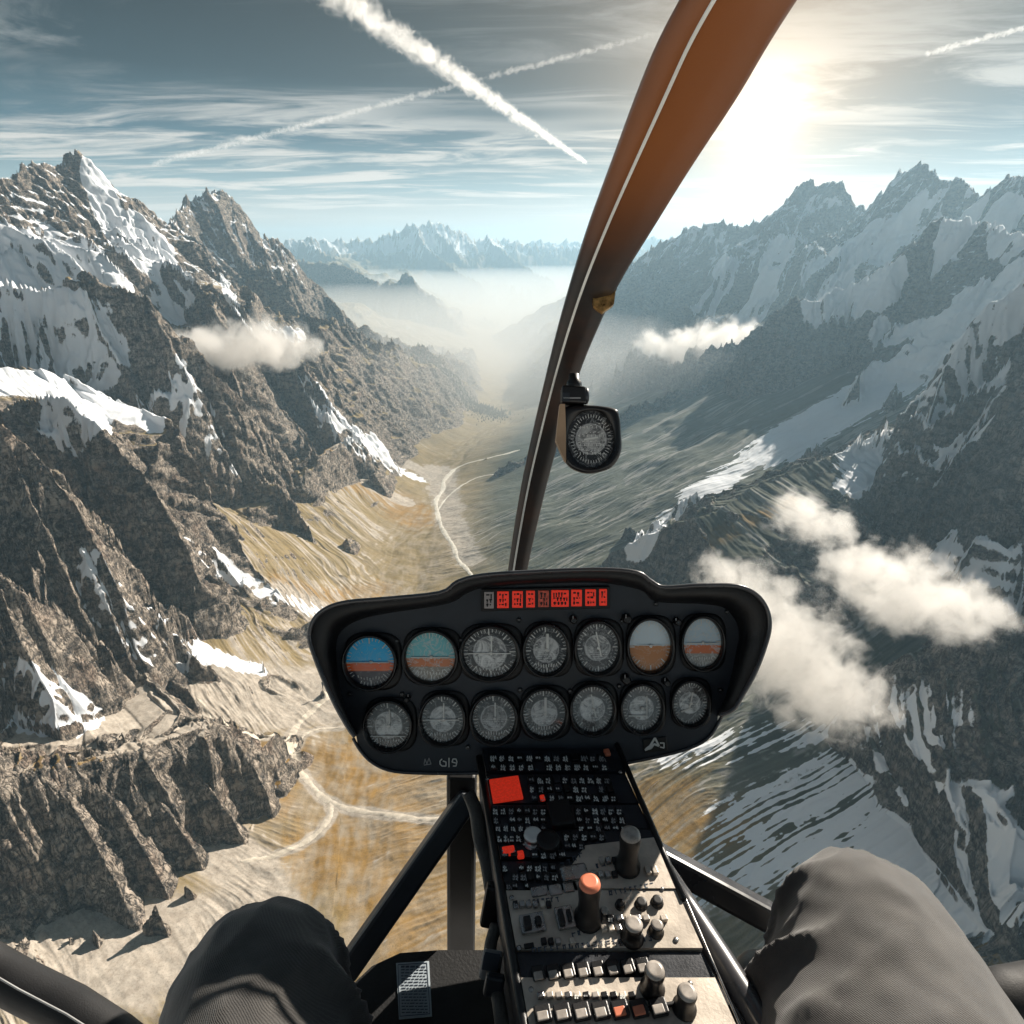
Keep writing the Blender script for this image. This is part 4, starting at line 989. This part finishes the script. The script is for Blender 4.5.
def deck(name, ya, yb, m, h=.004, gap=1.2, xl=0, xr=0):
    b = MB().mat(m)
    A = [onc(LE(yb)+3+xl, yb-gap), onc(RE(yb)-3+xr, yb-gap), onc(RE(ya)-3+xr, ya+gap), onc(LE(ya)+3+xl, ya+gap)]
    b.rings([[p-EZ*.009 for p in A], [p+EZ*h for p in A]], (False, True), False); return b.build(name, console)
deck('header_strip', 751, 775, 'dark', .005); deck('lamp_panel', 775, 806, 'dark', .003); deck('key_panel', 806, 832, 'dark', .004)
deck('radio_panel', 832, 862, 'dark', .006); deck('selector_panel', 862, 893, 'dark', .003)
deck('knob_panel', 893, 953, 'tan', .006); deck('switch_panel', 953, 981, 'dark', .003); deck('rear_panel', 981, 1060, 'tan', .007)
b = MB().mat('tan'); A = [onc(578, 893), onc(RE(893)-4, 893), onc(RE(842)-4, 842), onc(585, 850), onc(570, 872)]
b.rings([[p+EZ*.002 for p in A], [p+EZ*.0075 for p in A]], (False, True), False); b.build('side_plate', console)
def keyrow(y, x0, x1, n, hh, mats, p_glyph=.8, h=.0045, base=.004):
    st = (x1-x0)/n
    for i in range(n):
        if rnd.random() < .06: continue
        xa = x0+i*st; b = MB().mat(rnd.choice(mats)); cbox(b, xa+st*.12, y-hh, xa+st*.88, y+hh, h, base)
        k = b.build('button', console)
        if rnd.random() < p_glyph:
            g = MB().mat(rnd.choice(['white', 'white', 'grey']))
            for r in range(rnd.choice((1, 2, 2))):
                yy = y-hh*.4+r*hh*.75; xx = xa+st*.25
                while xx < xa+st*.72:
                    l = rnd.uniform(.9, 2.4); cbox(g, xx, yy-.75, min(xx+l, xa+st*.78), yy+.85, .0003, base+h+.0001, 0); xx += l+.8
                    if rnd.random() < .5: cbox(g, xx-1.4, yy-1.8, xx-.5, yy+1.6, .0003, base+h+.0001, 0)
            g.build('lettering', k)
K = ['black', 'black', 'pit', 'dark']
keyrow(759, 488, 606, 13, 3.4, K, .95); keyrow(768, 489, 609, 13, 3.6, K, .95); keyrow(781, 527, 611, 10, 3.8, K, .95, base=.003); keyrow(790, 528, 614, 10, 3.8, K, .95, base=.003); keyrow(799, 530, 618, 10, 3.6, K, .95, base=.003)
keyrow(812, 491, 547, 7, 4, K, .95); keyrow(812, 574, 623, 6, 4, K, .95); keyrow(821, 492, 547, 7, 3.8, K, .95); keyrow(821, 575, 626, 6, 3.8, K, .95); keyrow(829, 494, 547, 7, 3, K, .9); keyrow(829, 577, 628, 6, 3, K, .95)
keyrow(839, 496, 521, 4, 4.4, K, .95, base=.006); keyrow(838, 562, 606, 5, 4, K, .95, base=.006); keyrow(847, 563, 592, 4, 3.6, K, .95, base=.006); keyrow(856, 530, 566, 4, 4, K, .95, base=.006); KT = ['knobtop', 'metal', 'black', 'tan']; keyrow(906, 512, 552, 6, 3, KT, .3, base=.006); keyrow(943, 540, 576, 5, 3, KT, .3, base=.006); keyrow(930, 600, 622, 3, 3.2, KT, .3, base=.006); keyrow(920, 606, 668, 7, 2.8, KT, .3, base=.006); keyrow(862, 598, 618, 3, 3, KT, .4, base=.0075); keyrow(876, 590, 618, 4, 3, KT, .4, base=.0075); keyrow(872, 644, 658, 2, 4, KT, .4, base=.0075); keyrow(997, 536, 636, 11, 3, KT, .3, base=.007); keyrow(853, 500, 518, 2, 5, K, .8, base=.006)
keyrow(869, 501, 557, 7, 3.8, K, .95, base=.003); keyrow(878, 503, 558, 7, 3.8, K, .95, base=.003); keyrow(887, 505, 530, 4, 3.4, K, .95, base=.003)
b = MB().mat('red'); cbox(b, 491, 779, 521, 802, .004, .003, .001); rl = b.build('square_lamp', console); rl['label'] = 'large glowing red square lamp at the front of the console'
b = MB().mat('pit'); cbox(b, 549, 806, 572, 831, .012, .004, .002); b.build('dark_unit', console)
for (x0, y0, x1, y1, m, h) in ((502,849,515,857,'red',.006),(517,853,524,860,'red',.005),(548,834,553,845,'red',.005),(552,844,558,851,'red',.006),(540,796,545,802,'red',.003),(604,751,610,757,'orange',.005)):
    b = MB().mat(m); cbox(b, x0, y0, x1, y1, h, .005, .0015); b.build('red_button', console)
def knob(px, py, r, h, capm='knobtop', body='black', lean=(0, 0), skirt=1.3, label=None, base=.006):
    c = onc(px, py, base); ax = (EZ+EX*lean[0]+EY*lean[1]).normalized(); b = MB().mat(body)
    prof = [(r*skirt, 0), (r*skirt, h*.12), (r*1.05, h*.2), (r*.92, h*.5), (r*1.02, h*.72), (r*1.06, h*.86), (r*.98, h*.93)]
    b.lathe(c, ax, prof, 24, cap=(True, False)); k = b.build('knob', console)
    t = MB().mat(capm); t.lathe(c, ax, [(r*.98, h*.93), (r*.90, h*.99), (r*.6, h*1.02)], 24, cap=(False, True)); t.build('knob_cap', k)
    if label: k['label'] = label
knob(627, 868, .0105, .050, lean=(.02, .05), label='tall dark grey topped knob by the right edge'); knob(588, 920, .0105, .052, capm='orange', lean=(.0, .06), label='tall knob with an orange cap')
knob(632, 938, .0085, .022); knob(656, 932, .0058, .012); knob(652, 990, .0085, .030); knob(684, 1009, .0080, .026); knob(533, 840, .010, .010, capm='white', body='metal'); knob(548, 846, .012, .012, capm='pit', body='pit')
knob(604, 915, .004, .008, body='metal'); knob(620, 906, .004, .006, capm='pit'); knob(641, 905, .005, .006, capm='pit'); knob(657, 903, .005, .006, capm='pit')
# tan section: little keys, printed bands and two guarded switch units
def keycaps(y, x0, x1, n, hh, base, top='knobtop'):
    st = (x1-x0)/n
    for i in range(n):
        xa = x0+i*st; b = MB().mat('black'); cbox(b, xa+st*.06, y-hh+i*-1.1, xa+st*.94, y+hh+i*-1.1, .006, base, .0012); k = b.build('switch', console)
        t = MB().mat(top if rnd.random() < .8 else 'orange'); cbox(t, xa+st*.2, y-hh*.5+i*-1.1, xa+st*.8, y+hh*.62+i*-1.1, .0022, base+.006, .0008); t.build('switch_cap', k)
keycaps(976, 531, 650, 8, 7.5, .003); keycaps(1016, 533, 668, 7, 8.5, .007); keycaps(1050, 536, 690, 7, 9, .007)
def band(x0, y0, x1, y1, base, n, m='ink'):
    b = MB().mat(m)
    for i in range(n):
        t = i/n; x = x0+(x1-x0)*t; y = y0+(y1-y0)*t; l = (x1-x0)/n*.7*rnd.uniform(.5, 1)
        cbox(b, x, y-2.3, x+l, y-1.4, .0003, base, 0); 
        if rnd.random() < .8: cbox(b, x, y-2.3, x+1.1, y+2.3, .0003, base, 0)
        if rnd.random() < .7: cbox(b, x+l-.9, y-1.5, x+l, y+2.3, .0003, base, 0)
        if rnd.random() < .5: cbox(b, x, y+1.4, x+l, y+2.3, .0003, base, 0)
    b.build('lettering', console)
band(609, 893, 655, 884, .0077, 9); band(528, 902, 560, 899, .0063, 7); band(532, 950, 655, 938, .0063, 20); band(592, 947, 640, 941, .0063, 7, 'taupe'); band(572, 935, 600, 925, .0063, 5); band(560, 865, 585, 852, .0077, 4); band(596, 866, 612, 860, .0077, 3)
for (x0, y0, x1, y1) in ((520,915,545,934),(556,908,574,930)):
    b = MB().mat('metal'); cbox(b, x0, y0, x1, y1, .004, .006, .001); k = b.build('guarded_switch', console)
    t = MB().mat('black'); cbox(t, x0+(x1-x0)*.15, y0+4, x0+(x1-x0)*.45, y1-3, .006, .010, .001); cbox(t, x0+(x1-x0)*.6, y0+3, x0+(x1-x0)*.85, y1-8, .004, .010, .001); t.build('toggle', k)
for (x0, y0, x1, y1) in ((531,888,548,898),(549,886,562,897),(563,884,574,894)):
    b = MB().mat('metal'); cbox(b, x0, y0, x1, y1, .004, .004, .0012); b.build('rocker', console)
b = MB().mat('metal'); cbox(b, 560, 868, 588, 884, .008, .004, .003); b.build('rocker_block', console)
b = MB().mat('pit'); cbox(b, 524, 944, 534, 949, .002, .006, .0005); b.build('slot', console)
b = MB().mat('pit'); cbox(b, 645, 1004, 692, 1008, .004, .007, .001); b.build('slot', console)
for px, py in ((512,898),(662,889),(519,948),(676,940),(531,990),(690,984),(487,779),(620,772)):
    b = MB().mat('metal'); b.lathe(onc(px, py, .006), EZ, [(.0026, 0), (.0024, .0012), (.001, .0016)], 12); b.build('screw', console)
# edge rails
b = MB().mat('black'); b.tube([onc(RE(y)+1.5, y, .006) for y in (742, 800, 850, 900)], .0035, 10); b.tube([onc(LE(y)-1.0, y, .004) for y in (757, 850, 940, 1030, 1100)], .0045, 10); b.build('edge_trim', console)
b = MB().mat('metal'); b.tube([onc(RE(y)+4.0, y, .006) for y in (800, 850, 950, 1040)], .0012, 8); b.build('bright_trim', console)
rail = MB().mat('rim'); rail.tube([PD(664, 872, .69), PD(690, 912, .655), PD(722, 962, .60), PD(748, 1003, .57), PD(790, 1075, .52), PD(830, 1150, .47)], [.0125, .013, .0135, .0135, .014, .014], 18)
o = rail.build('grab_rail'); tag(o, 'glossy black rail running back along the right edge of the console', 'rail')

# ---- cabin frame: windscreen pillar, struts, post, floor and sills
cabin = empty('cabin_frame'); tag(cabin, 'black cabin frame: windscreen pillar, struts, post and floor', 'cabin frame')
PR = [(-170,777,915,.34),(-90,730,858,.375),(0,679,797,.42),(43,656,769,.452),(96,635,739,.50),(140,619,709,.545),(186,602,679,.60),(229,586,653,.655),(282,570,619,.735),(332,556,596,.815),(370,547,580,.88),(416,536,566,.94),(479,522,548,1.0),(530,513.5,536,1.05),(569,508,527,1.085),(600,504,522,1.11)]
ys = np.array([p[0] for p in PR], float); yy = np.concatenate([np.linspace(-170, 600, 60)])
il = lambda k: np.interp(yy, ys, [p[k] for p in PR])
LX, RX, DP = il(1), il(2), il(3)
def smooth1(a):
    for _ in range(3): a[1:-1] = (a[:-2]+2*a[1:-1]+a[2:])/4
    return a
LX, RX, DP = smooth1(LX), smooth1(RX), smooth1(DP)
secs = []; seam = []
for y, l, r, dpt in zip(yy, LX, RX, DP):
    w = r-l; th = w*dpt/F_PX*.45
    # the edges follow the pillar's own slant
    sl_ = .16*w
    pl, pm, pr_ = (l, y), (l+w*.29, y), (r, y)
    A = PD(l, y, dpt+th*.9); B = PD(l+w*.04, y, dpt+th*.35); Cm = PD(l+w*.26, y, dpt+.0); Dm = PD(l+w*.33, y, dpt-.0005); E_ = PD(l+w*.66, y, dpt-.001-th*.05); G_ = PD(r-w*.05, y, dpt+th*.12); Hh = PD(r, y, dpt+th*.45)
    secs.append([A, B, Cm, Dm, E_, G_, Hh, PD(r-w*.06, y, dpt+th*1.3), PD(l+w*.1, y, dpt+th*1.5)]); seam.append(PD(l+w*.295, y, dpt-.0012))
dv_ = (secs[0][3]-secs[1][3]).normalized(); off_ = Vector((0, 0, 0)); top_ = secs[0]; st_ = seam[0]       # on over the pilot's head
for i in range(16):
    dv_ = (dv_*.80+Vector((.10, -.95, .12))*.20*(i/8.)).normalized(); off_ = off_+dv_*.06
    secs.insert(0, [p+off_ for p in top_]); seam.insert(0, st_+off_)
b = MB().mat('pit'); b.rings(secs, (True, True)); pil = b.build('windscreen_pillar', cabin)
def pillar_mat():
    n = NT('pillar_glow_trim'); g = n.n('ShaderNodeNewGeometry'); pos = g.outputs['Position']; sp = n.n('ShaderNodeSeparateXYZ'); n.t.links.new(pos, sp.inputs[0])
    nz = n.noise(pos, 9., 4, .6); f = n.noise(pos, 700., 3, .6)
    t = n.ss(n.math('ADD', sp.outputs[2], n.math('MULTIPLY', nz, .03)), -.030, .105)  # browner towards the top: warm sun glow painted into the leather colour
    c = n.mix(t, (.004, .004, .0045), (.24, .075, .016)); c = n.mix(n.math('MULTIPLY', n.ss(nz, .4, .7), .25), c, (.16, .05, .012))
    b_ = n.pbsdf(Base_Color=c, Roughness=.42); bp = n.n('ShaderNodeBump', ins={'Strength': .2, 'Distance': .001}); n.set(bp, 'Height', f); n.set(b_, 'Normal', bp.outputs[0])
    return n.out(b_.outputs[0])
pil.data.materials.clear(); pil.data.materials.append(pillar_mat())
b = MB().mat('white'); b.tube(seam, [.0016]*len(seam), 8, up=CF); b.build('seam_piping', pil)
b = MB().mat('gold'); dp_ = .765
b.poly([PD(x, y, dp_-.006) for x, y in ((592,291),(604,287),(616,289),(614,304),(603,312),(594,306))], CF*.010); b.mat('black').box(PD(604, 286, dp_-.004), (26*dp_/F_PX, .004, .006), (CR*.97-CU*.2, CU, CF), bev=.001); b.build('latch_plate', cabin)
b = MB().mat('strut')
def bar(b, a, c, w, d, up):
    a, c = Vector(a), Vector(c); t = (c-a).normalized(); x = t.cross(Vector(up)).normalized(); y = x.cross(t)
    b.box((a+c)/2, (w, d, (c-a).length), (x, y, t), bev=min(w, d)*.18)
bar(b, PD(470, 795, .86), PD(345, 972, .80), .030, .034, CF); b.build('strut', cabin)
b = MB().mat('rim'); bar(b, PD(645, 850, .86), PD(962, 1022, .79), .034, .034, CF); b.build('strut', cabin)
b = MB().mat('pit'); bar(b, PD(462, 770, .87), PD(461, 985, .98), .042, .03, CF); b.build('post', cabin)
b = MB().mat('floor')
ray_f = lambda px, py, z: (lambda r: r*(z/r.z))(Vector(ray(px, py)))
FZ = -.93
A = [ray_f(352, 985, FZ), ray_f(372, 966, FZ), ray_f(400, 953, FZ), ray_f(440, 950, FZ), ray_f(520, 950, FZ), Vector((.30, .50, FZ)), Vector((.34, .44, FZ)), Vector((.34, -.5, FZ)), Vector((-.28, -.5, FZ)), Vector((-.28, .30, FZ))]
b.rings([A, [p-Vector((0, 0, .03)) for p in A]], (True, True), False); b.build('floor_panel', cabin)
b = MB().mat('rubber'); b.tube([Vector((-1.9, .3, -.45)), Vector((-1.3, .62, -.66)), Vector((-.86, .60, -.74)), PD(-30, 955, .80), PD(20, 985, .78), PD(70, 1010, .76), PD(115, 1040, .74), PD(200, 1110, .70)], .026, 16); b.mat('grey'); b.tube([PD(-30, 961, .772), PD(18, 989, .752), PD(66, 1014, .732), PD(112, 1043, .712)], .0012, 6); b.build('door_sill', cabin)
b = MB().mat('rubber'); b.tube([Vector((1.9, -.3, -.30)), Vector((1.35, .25, -.52)), Vector((.95, .44, -.68)), PD(1060, 990, .80), PD(1010, 1000, .78), PD(975, 1010, .78), PD(950, 1070, .80), Vector((.36, .20, -.93)), Vector((.30, .0, -.94))], .036, 16); b.build('door_sill', cabin)
# placard on the floor
def fl(px, py, h=.002): return ray_f(px, py, FZ+h)
b = MB().mat('bluel'); A = [fl(396, 963), fl(429, 961), fl(432, 1016), fl(399, 1019)]; b.rings([[p+Vector((0, 0, -.0015)) for p in A], A], (True, True), False)
b.mat('ink')
def strip(b, a, c, w, z=.0006):
    a, c = Vector(a)+Vector((0, 0, z)), Vector(c)+Vector((0, 0, z)); t = (c-a).normalized(); b.box((a+c)/2, ((c-a).length, w, .0004), (t, Vector((0, 0, 1)).cross(t), Vector((0, 0, 1))))
for q in (((398,965),(427,963)),((427,963),(430,1014)),((430,1014),(400,1016.5)),((400,1016.5),(398,965))): strip(b, fl(*q[0]), fl(*q[1]), .0008)
for i in range(16):
    y = 967+i*3.05; x = 401+.05*i; xe = 427+.05*i
    while x < xe-1:
        l = min(rnd.uniform(1.5, 5), xe-x); strip(b, fl(x, y), fl(x+l, y-l*.05), .0022 if i == 0 else .0011); x += l+.9
o = b.build('placard'); tag(o, 'pale blue printed placard on the dark cabin floor', 'placard')
# seat belt tongue and stowed strap beside the console
b = MB().mat('taupe')
b.tube(catmull([PD(468, 792, .80), PD(476, 812, .79), PD(480, 838, .77), PD(487, 862, .75), PD(492, 890, .73)], 5), [.009]*20+[.009], 14, squash=.6)
b.mat('black').box(PD(494, 905, .715), (.026, .050, .016), (CR*.98-CU*.18, CU*.98+CR*.18, CF), bev=.004)
b.mat('grey').box(PD(491, 965, .66), (.022, .030, .010), (CR*.98-CU*.18, CU*.98+CR*.18, CF), bev=.003); b.mat('ink').box(PD(491, 962, .652), (.017, .018, .002), (CR*.98-CU*.18, CU*.98+CR*.18, CF)); b.mat('strut').box(PD(494, 985, .63), (.020, .022, .010), (CR*.98-CU*.18, CU*.98+CR*.18, CF), bev=.003)
b.mat('taupe').tube(catmull([PD(496, 925, .70), PD(490, 950, .675), PD(494, 975, .65), PD(500, 1010, .61), PD(506, 1060, .58)], 5), .007, 12, squash=.6)
o = b.build('stowed_strap'); tag(o, 'taupe strap with buckle hanging along the left side of the console', 'strap')

# ---- compass on its bracket
comp = empty('compass'); tag(comp, 'small black framed compass hanging from the windscreen pillar', 'compass')
DC = .850; SC_ = DC/F_PX
BO = [(563,408),(588,405),(613,408),(619,414),(621,432),(621,452),(612,467),(596,473),(582,473),(568,466),(561,450),(560,425)]
bo = catmull([(x, y, 0) for x, y in BO], 5, True); cc = Vector((591, 439.5, 0))
b = MB().mat('bezel')
rg = [[PD(*(cc+(p-cc)*k)[:2], DC+dz) for p in bo] for k, dz in ((.62, .055), (.93, .045), (1.0, .020), (1.0, .006), (.97, .0), (.86, -.001))]
ov = [(591+23.5*math.cos(t), 439+29*math.sin(t)) for t in np.linspace(0, 2*math.pi, len(bo), endpoint=False)]
k0 = min(range(len(bo)), key=lambda i: (bo[i].x-ov[0][0]-20)**2+(bo[i].y-ov[0][1])**2)
bo_r = [rg[-1][(k0+i) % len(bo)] for i in range(len(bo))]
rg2 = [[r[(k0+i) % len(bo)] for i in range(len(bo))] for r in rg]
rg2.append([PD(x, y, DC+.001) for x, y in ov]); rg2.append([PD(591+(x-591)*.97, 439+(y-439)*.97, DC+.010) for x, y in ov])
b.rings(rg2, (True, False)); b.build('compass_case', comp)
dm = bpy.data.meshes.new('compass_dial'); c = PD(591, 439, DC+.0085); n_ = 48
dm.from_pydata([(math.cos(i*2*math.pi/n_)*23.3*SC_, math.sin(i*2*math.pi/n_)*28.8*SC_, 0) for i in range(n_)]+[(math.cos(i*2*math.pi/n_)*20*SC_, math.sin(i*2*math.pi/n_)*25*SC_, -.004) for i in range(n_)], [], [tuple(range(n_)), tuple(range(2*n_-1, n_-1, -1))]+[(i, n_+i, n_+(i+1) % n_, (i+1) % n_) for i in range(n_)])
dm.materials.append(dial_material(('p', .03, .16, .3), 23, .035)); d_ = link(bpy.data.objects.new('dial', dm), comp)
d_.matrix_world = Matrix(((CR.x, CU.x, -CF.x, c.x), (CR.y, CU.y, -CF.y, c.y), (CR.z, CU.z, -CF.z, c.z), (0, 0, 0, 1)))
b = MB().mat('white'); q = lambda x, y: c+CR*(x*22*SC_)+CU*(y*27*SC_)-CF*.0006
for i in range(44):
    t = i*2*math.pi/44; r_, u_ = (CR*math.cos(t)+CU*math.sin(t)), (-CR*math.sin(t)+CU*math.cos(t)); b.box(q(math.cos(t)*.86, math.sin(t)*.86), (.004 if i % 4 else .006, .0008, .0004), (r_, u_, CF))
for row, yv in enumerate((.5, .18, -.16, -.48)):
    for i in range(7):
        x = -.55+i*.18+rnd.uniform(-.03, .03); b.box(q(x, yv+.08*math.sin(x*3+row)), (.0028*rnd.uniform(.5, 1.4), .0010, .0004), (CR*.97+CU*.2, CU*.97-CR*.2, CF)); b.box(q(x+.05, yv-.06), (.0009, .0035, .0004))
b.box(q(0, .02), (.020, .0022, .0006), (CR*.98+CU*.15, CU*.98-CR*.15, CF)); b.build('compass_card', comp)
b = MB().mat('copper'); A = [(560,404),(565,404),(566,430),(566,462),(561,452),(556,440)]; b.poly([PD(x, y, DC-.002) for x, y in A], CF*.02); b.build('side_bracket', comp)
b = MB().mat('black'); b.box(PD(573, 396, DC+.012), (.034, .024, .03), (CR*.99-CU*.05, CU, CF), bev=.003); b.lathe(PD(574, 391, DC+.012), CU, [(.011, 0), (.011, .012), (.008, .016), (.007, .024)], 18); b.mat('grey').box(PD(572, 398, DC-.0035), (.024, .0016, .0006)); b.mat('strut').box(PD(566, 397, DC-.0035), (.010, .012, .0006)); b.mat('strut').lathe(PD(583, 396, DC+.01), CR, [(.010, 0), (.012, .002), (.012, .006), (.008, .008)], 18); b.build('mount', comp)
# ---------------------------------------------------------------- the pilot's legs
def limb(bm, pts, rad, seg=28):
    pts = catmull(pts, 6); rr_ = np.interp(np.linspace(0, 1, len(pts)), np.linspace(0, 1, len(rad)), rad); rings = []
    for i, p in enumerate(pts):
        t = (pts[min(i+1, len(pts)-1)]-pts[max(i-1, 0)]).normalized(); x = t.cross(Vector((0, 1, .3))).normalized(); y = x.cross(t)
        rings.append([bm.verts.new(p+x*math.cos(a)*rr_[i]+y*math.sin(a)*rr_[i]) for a in [k*2*math.pi/seg for k in range(seg)]])
    for a, b in zip(rings[:-1], rings[1:]):
        for i in range(seg): bm.faces.new((a[i], a[(i+1) % seg], b[(i+1) % seg], b[i]))
    bm.faces.new(rings[0][::-1]); bm.faces.new(rings[-1])
def ball(bm, c, r, sq=(1, 1, 1)):
    v = bmesh.ops.create_icosphere(bm, subdivisions=3, radius=1)['verts']
    for q in v: q.co = Vector((c[0]+q.co.x*r*sq[0], c[1]+q.co.y*r*sq[1], c[2]+q.co.z*r*sq[2]))
def fused(name, fill, voxel, parent, smooth_it=8, wrinkle=None):
    bm = bmesh.new(); fill(bm); bmesh.ops.recalc_face_normals(bm, faces=bm.faces)
    m = bpy.data.meshes.new(name); bm.to_mesh(m); bm.free(); t = bpy.data.objects.new('tmp', m); COL.objects.link(t)
    r = t.modifiers.new('r', 'REMESH'); r.mode = 'VOXEL'; r.voxel_size = voxel; r.use_smooth_shade = True
    s = t.modifiers.new('s', 'SMOOTH'); s.iterations = smooth_it; s.factor = .5
    dg = bpy.context.evaluated_depsgraph_get(); me2 = bpy.data.meshes.new_from_object(t.evaluated_get(dg)); me2.name = name
    bpy.data.objects.remove(t)
    if wrinkle:
        n = len(me2.vertices); c = np.empty(n*3, np.float32); me2.vertices.foreach_get('co', c); c = c.reshape(-1, 3)
        nn = np.empty(n*3, np.float32); me2.vertices.foreach_get('normal', nn); nn = nn.reshape(-1, 3)
        c = c+nn*wrinkle(c, nn)[:, None]; me2.vertices.foreach_set('co', c.ravel().astype(np.float32)); me2.update()
    for p in me2.polygons: p.use_smooth = True
    return link(bpy.data.objects.new(name, me2), parent)
KR, KL = Vector((.362, .400, -.652)), Vector((-.250, .362, -.678))
HR, HL = Vector((.255, .0, -.76)), Vector((-.125, -.02, -.76))
AR, AL = Vector((.33, .36, -.90)), Vector((-.22, .30, -.90))
def legs(bm):
    for K_, H_, A_, s, tr in ((KR, HR, AR, 1, .136), (KL, HL, AL, -1, .110)):
        m = K_.lerp(H_, .5)+Vector((0, 0, .022))
        limb(bm, [H_+Vector((0, -.10, -.01)), H_, m, K_.lerp(H_, .22)+Vector((0, 0, .010)), K_+Vector((0, .002, .004)), K_+Vector((0, .0, -.055)), K_.lerp(A_, .5), A_], [.10, tr+.008, tr, tr*.88, .078, .076, .068, .060])
        ball(bm, K_+Vector((0, -.018, -.006)), .080)
    ball(bm, (.045, -.10, -.76), .17, (1.12, .9, .75))
def wr(c, nn):
    out = np.zeros(len(c), np.float32)
    for K_, H_, s, ph in ((KR, HR, 1, 0.), (KL, HL, -1, 2.)):
        ax = (H_-K_); L = ax.length; axn = ax/L; t = (c-np.array(K_))@np.array(axn)/L
        near = (np.abs(c[:, 0]-(K_.x+H_.x)/2) < .22)
        rel = c-np.array(K_)-np.outer(t*L, np.array(axn)); ang = np.arctan2(rel[:, 0]*s, rel[:, 2])      # 0 on top, growing outwards
        w = sstep(-.3, -1.3, ang)*sstep(-.22, .1, t)*sstep(1.0, .3, t)                                 # folds gather on the inner side
        u = t*L*80+ang*4.2+ph+1.6*gn(c[:, 0]*22, c[:, 1]*22, 3)
        f = (1-np.abs(np.sin(u*.5)))**1.6
        g_ = .0035*(1-np.abs(gn(t*L*16+rel[:, 0]*9, ang*1.1+ph, 8)))**3-.0014*gn(c[:, 0]*18+c[:, 2]*9, c[:, 1]*18, 5)+.0012*gn(c[:, 0]*50, c[:, 1]*50+c[:, 2]*30, 6)
        sm_ = np.exp(-((ang-.95)/.035)**2)*.0022-np.exp(-((ang-1.03)/.03)**2)*.0016
        out += np.where(near & (t > -.1), sm_, 0)
        out += np.where(near, (f*.019-.006)*w+g_, 0)
    return out
def cloth(name, a, b_):
    n = NT(name); g = n.n('ShaderNodeNewGeometry'); pos = g.outputs['Position']
    nz = n.noise(pos, 30., 4, .6); fine = n.noise(pos, 900., 2, .6)
    w1 = n.n('ShaderNodeTexWave', wave_type='BANDS', bands_direction='DIAGONAL', ins={'Scale': 260., 'Distortion': 1.5, 'Detail': 1.}); n.t.links.new(pos, w1.inputs['Vector'])
    c = n.mix(n.ss(nz, .3, .7), a, b_); c = n.mix(n.math('MULTIPLY', fine, .25), c, tuple(x*1.7 for x in b_))
    bs = n.pbsdf(Base_Color=c, Roughness=.85); bs.inputs['Sheen Weight'].default_value = .35; bs.inputs['Sheen Roughness'].default_value = .5
    bp = n.n('ShaderNodeBump', ins={'Strength': .5, 'Distance': .0008}); n.set(bp, 'Height', n.math('ADD', fine, n.math('MULTIPLY', w1.outputs[1], .5))); n.set(bs, 'Normal', bp.outputs[0])
    return n.out(bs.outputs[0])
person = empty('person'); tag(person, 'seated pilot in dark grey trousers, both knees raised at the console', 'person')
tr_ = fused('trousers', legs, .0065, person, 26, wr); tr_.data.materials.append(cloth('trouser_cloth', (.040, .038, .037), (.070, .065, .060)))
for A_ in (AR, AL):
    def shoe(bm, A_=A_):
        ball(bm, (A_.x, A_.y+.0, FZ+.062), .05, (.9, 1.1, 1.05)); ball(bm, (A_.x, A_.y+.09, FZ+.04), .05, (.95, 1.6, .72)); ball(bm, (A_.x, A_.y-.03, FZ+.035), .045, (.9, 1.1, .75))
    s_ = fused('shoe', shoe, .006, person, 4); s_.data.materials.append(M['boot'])
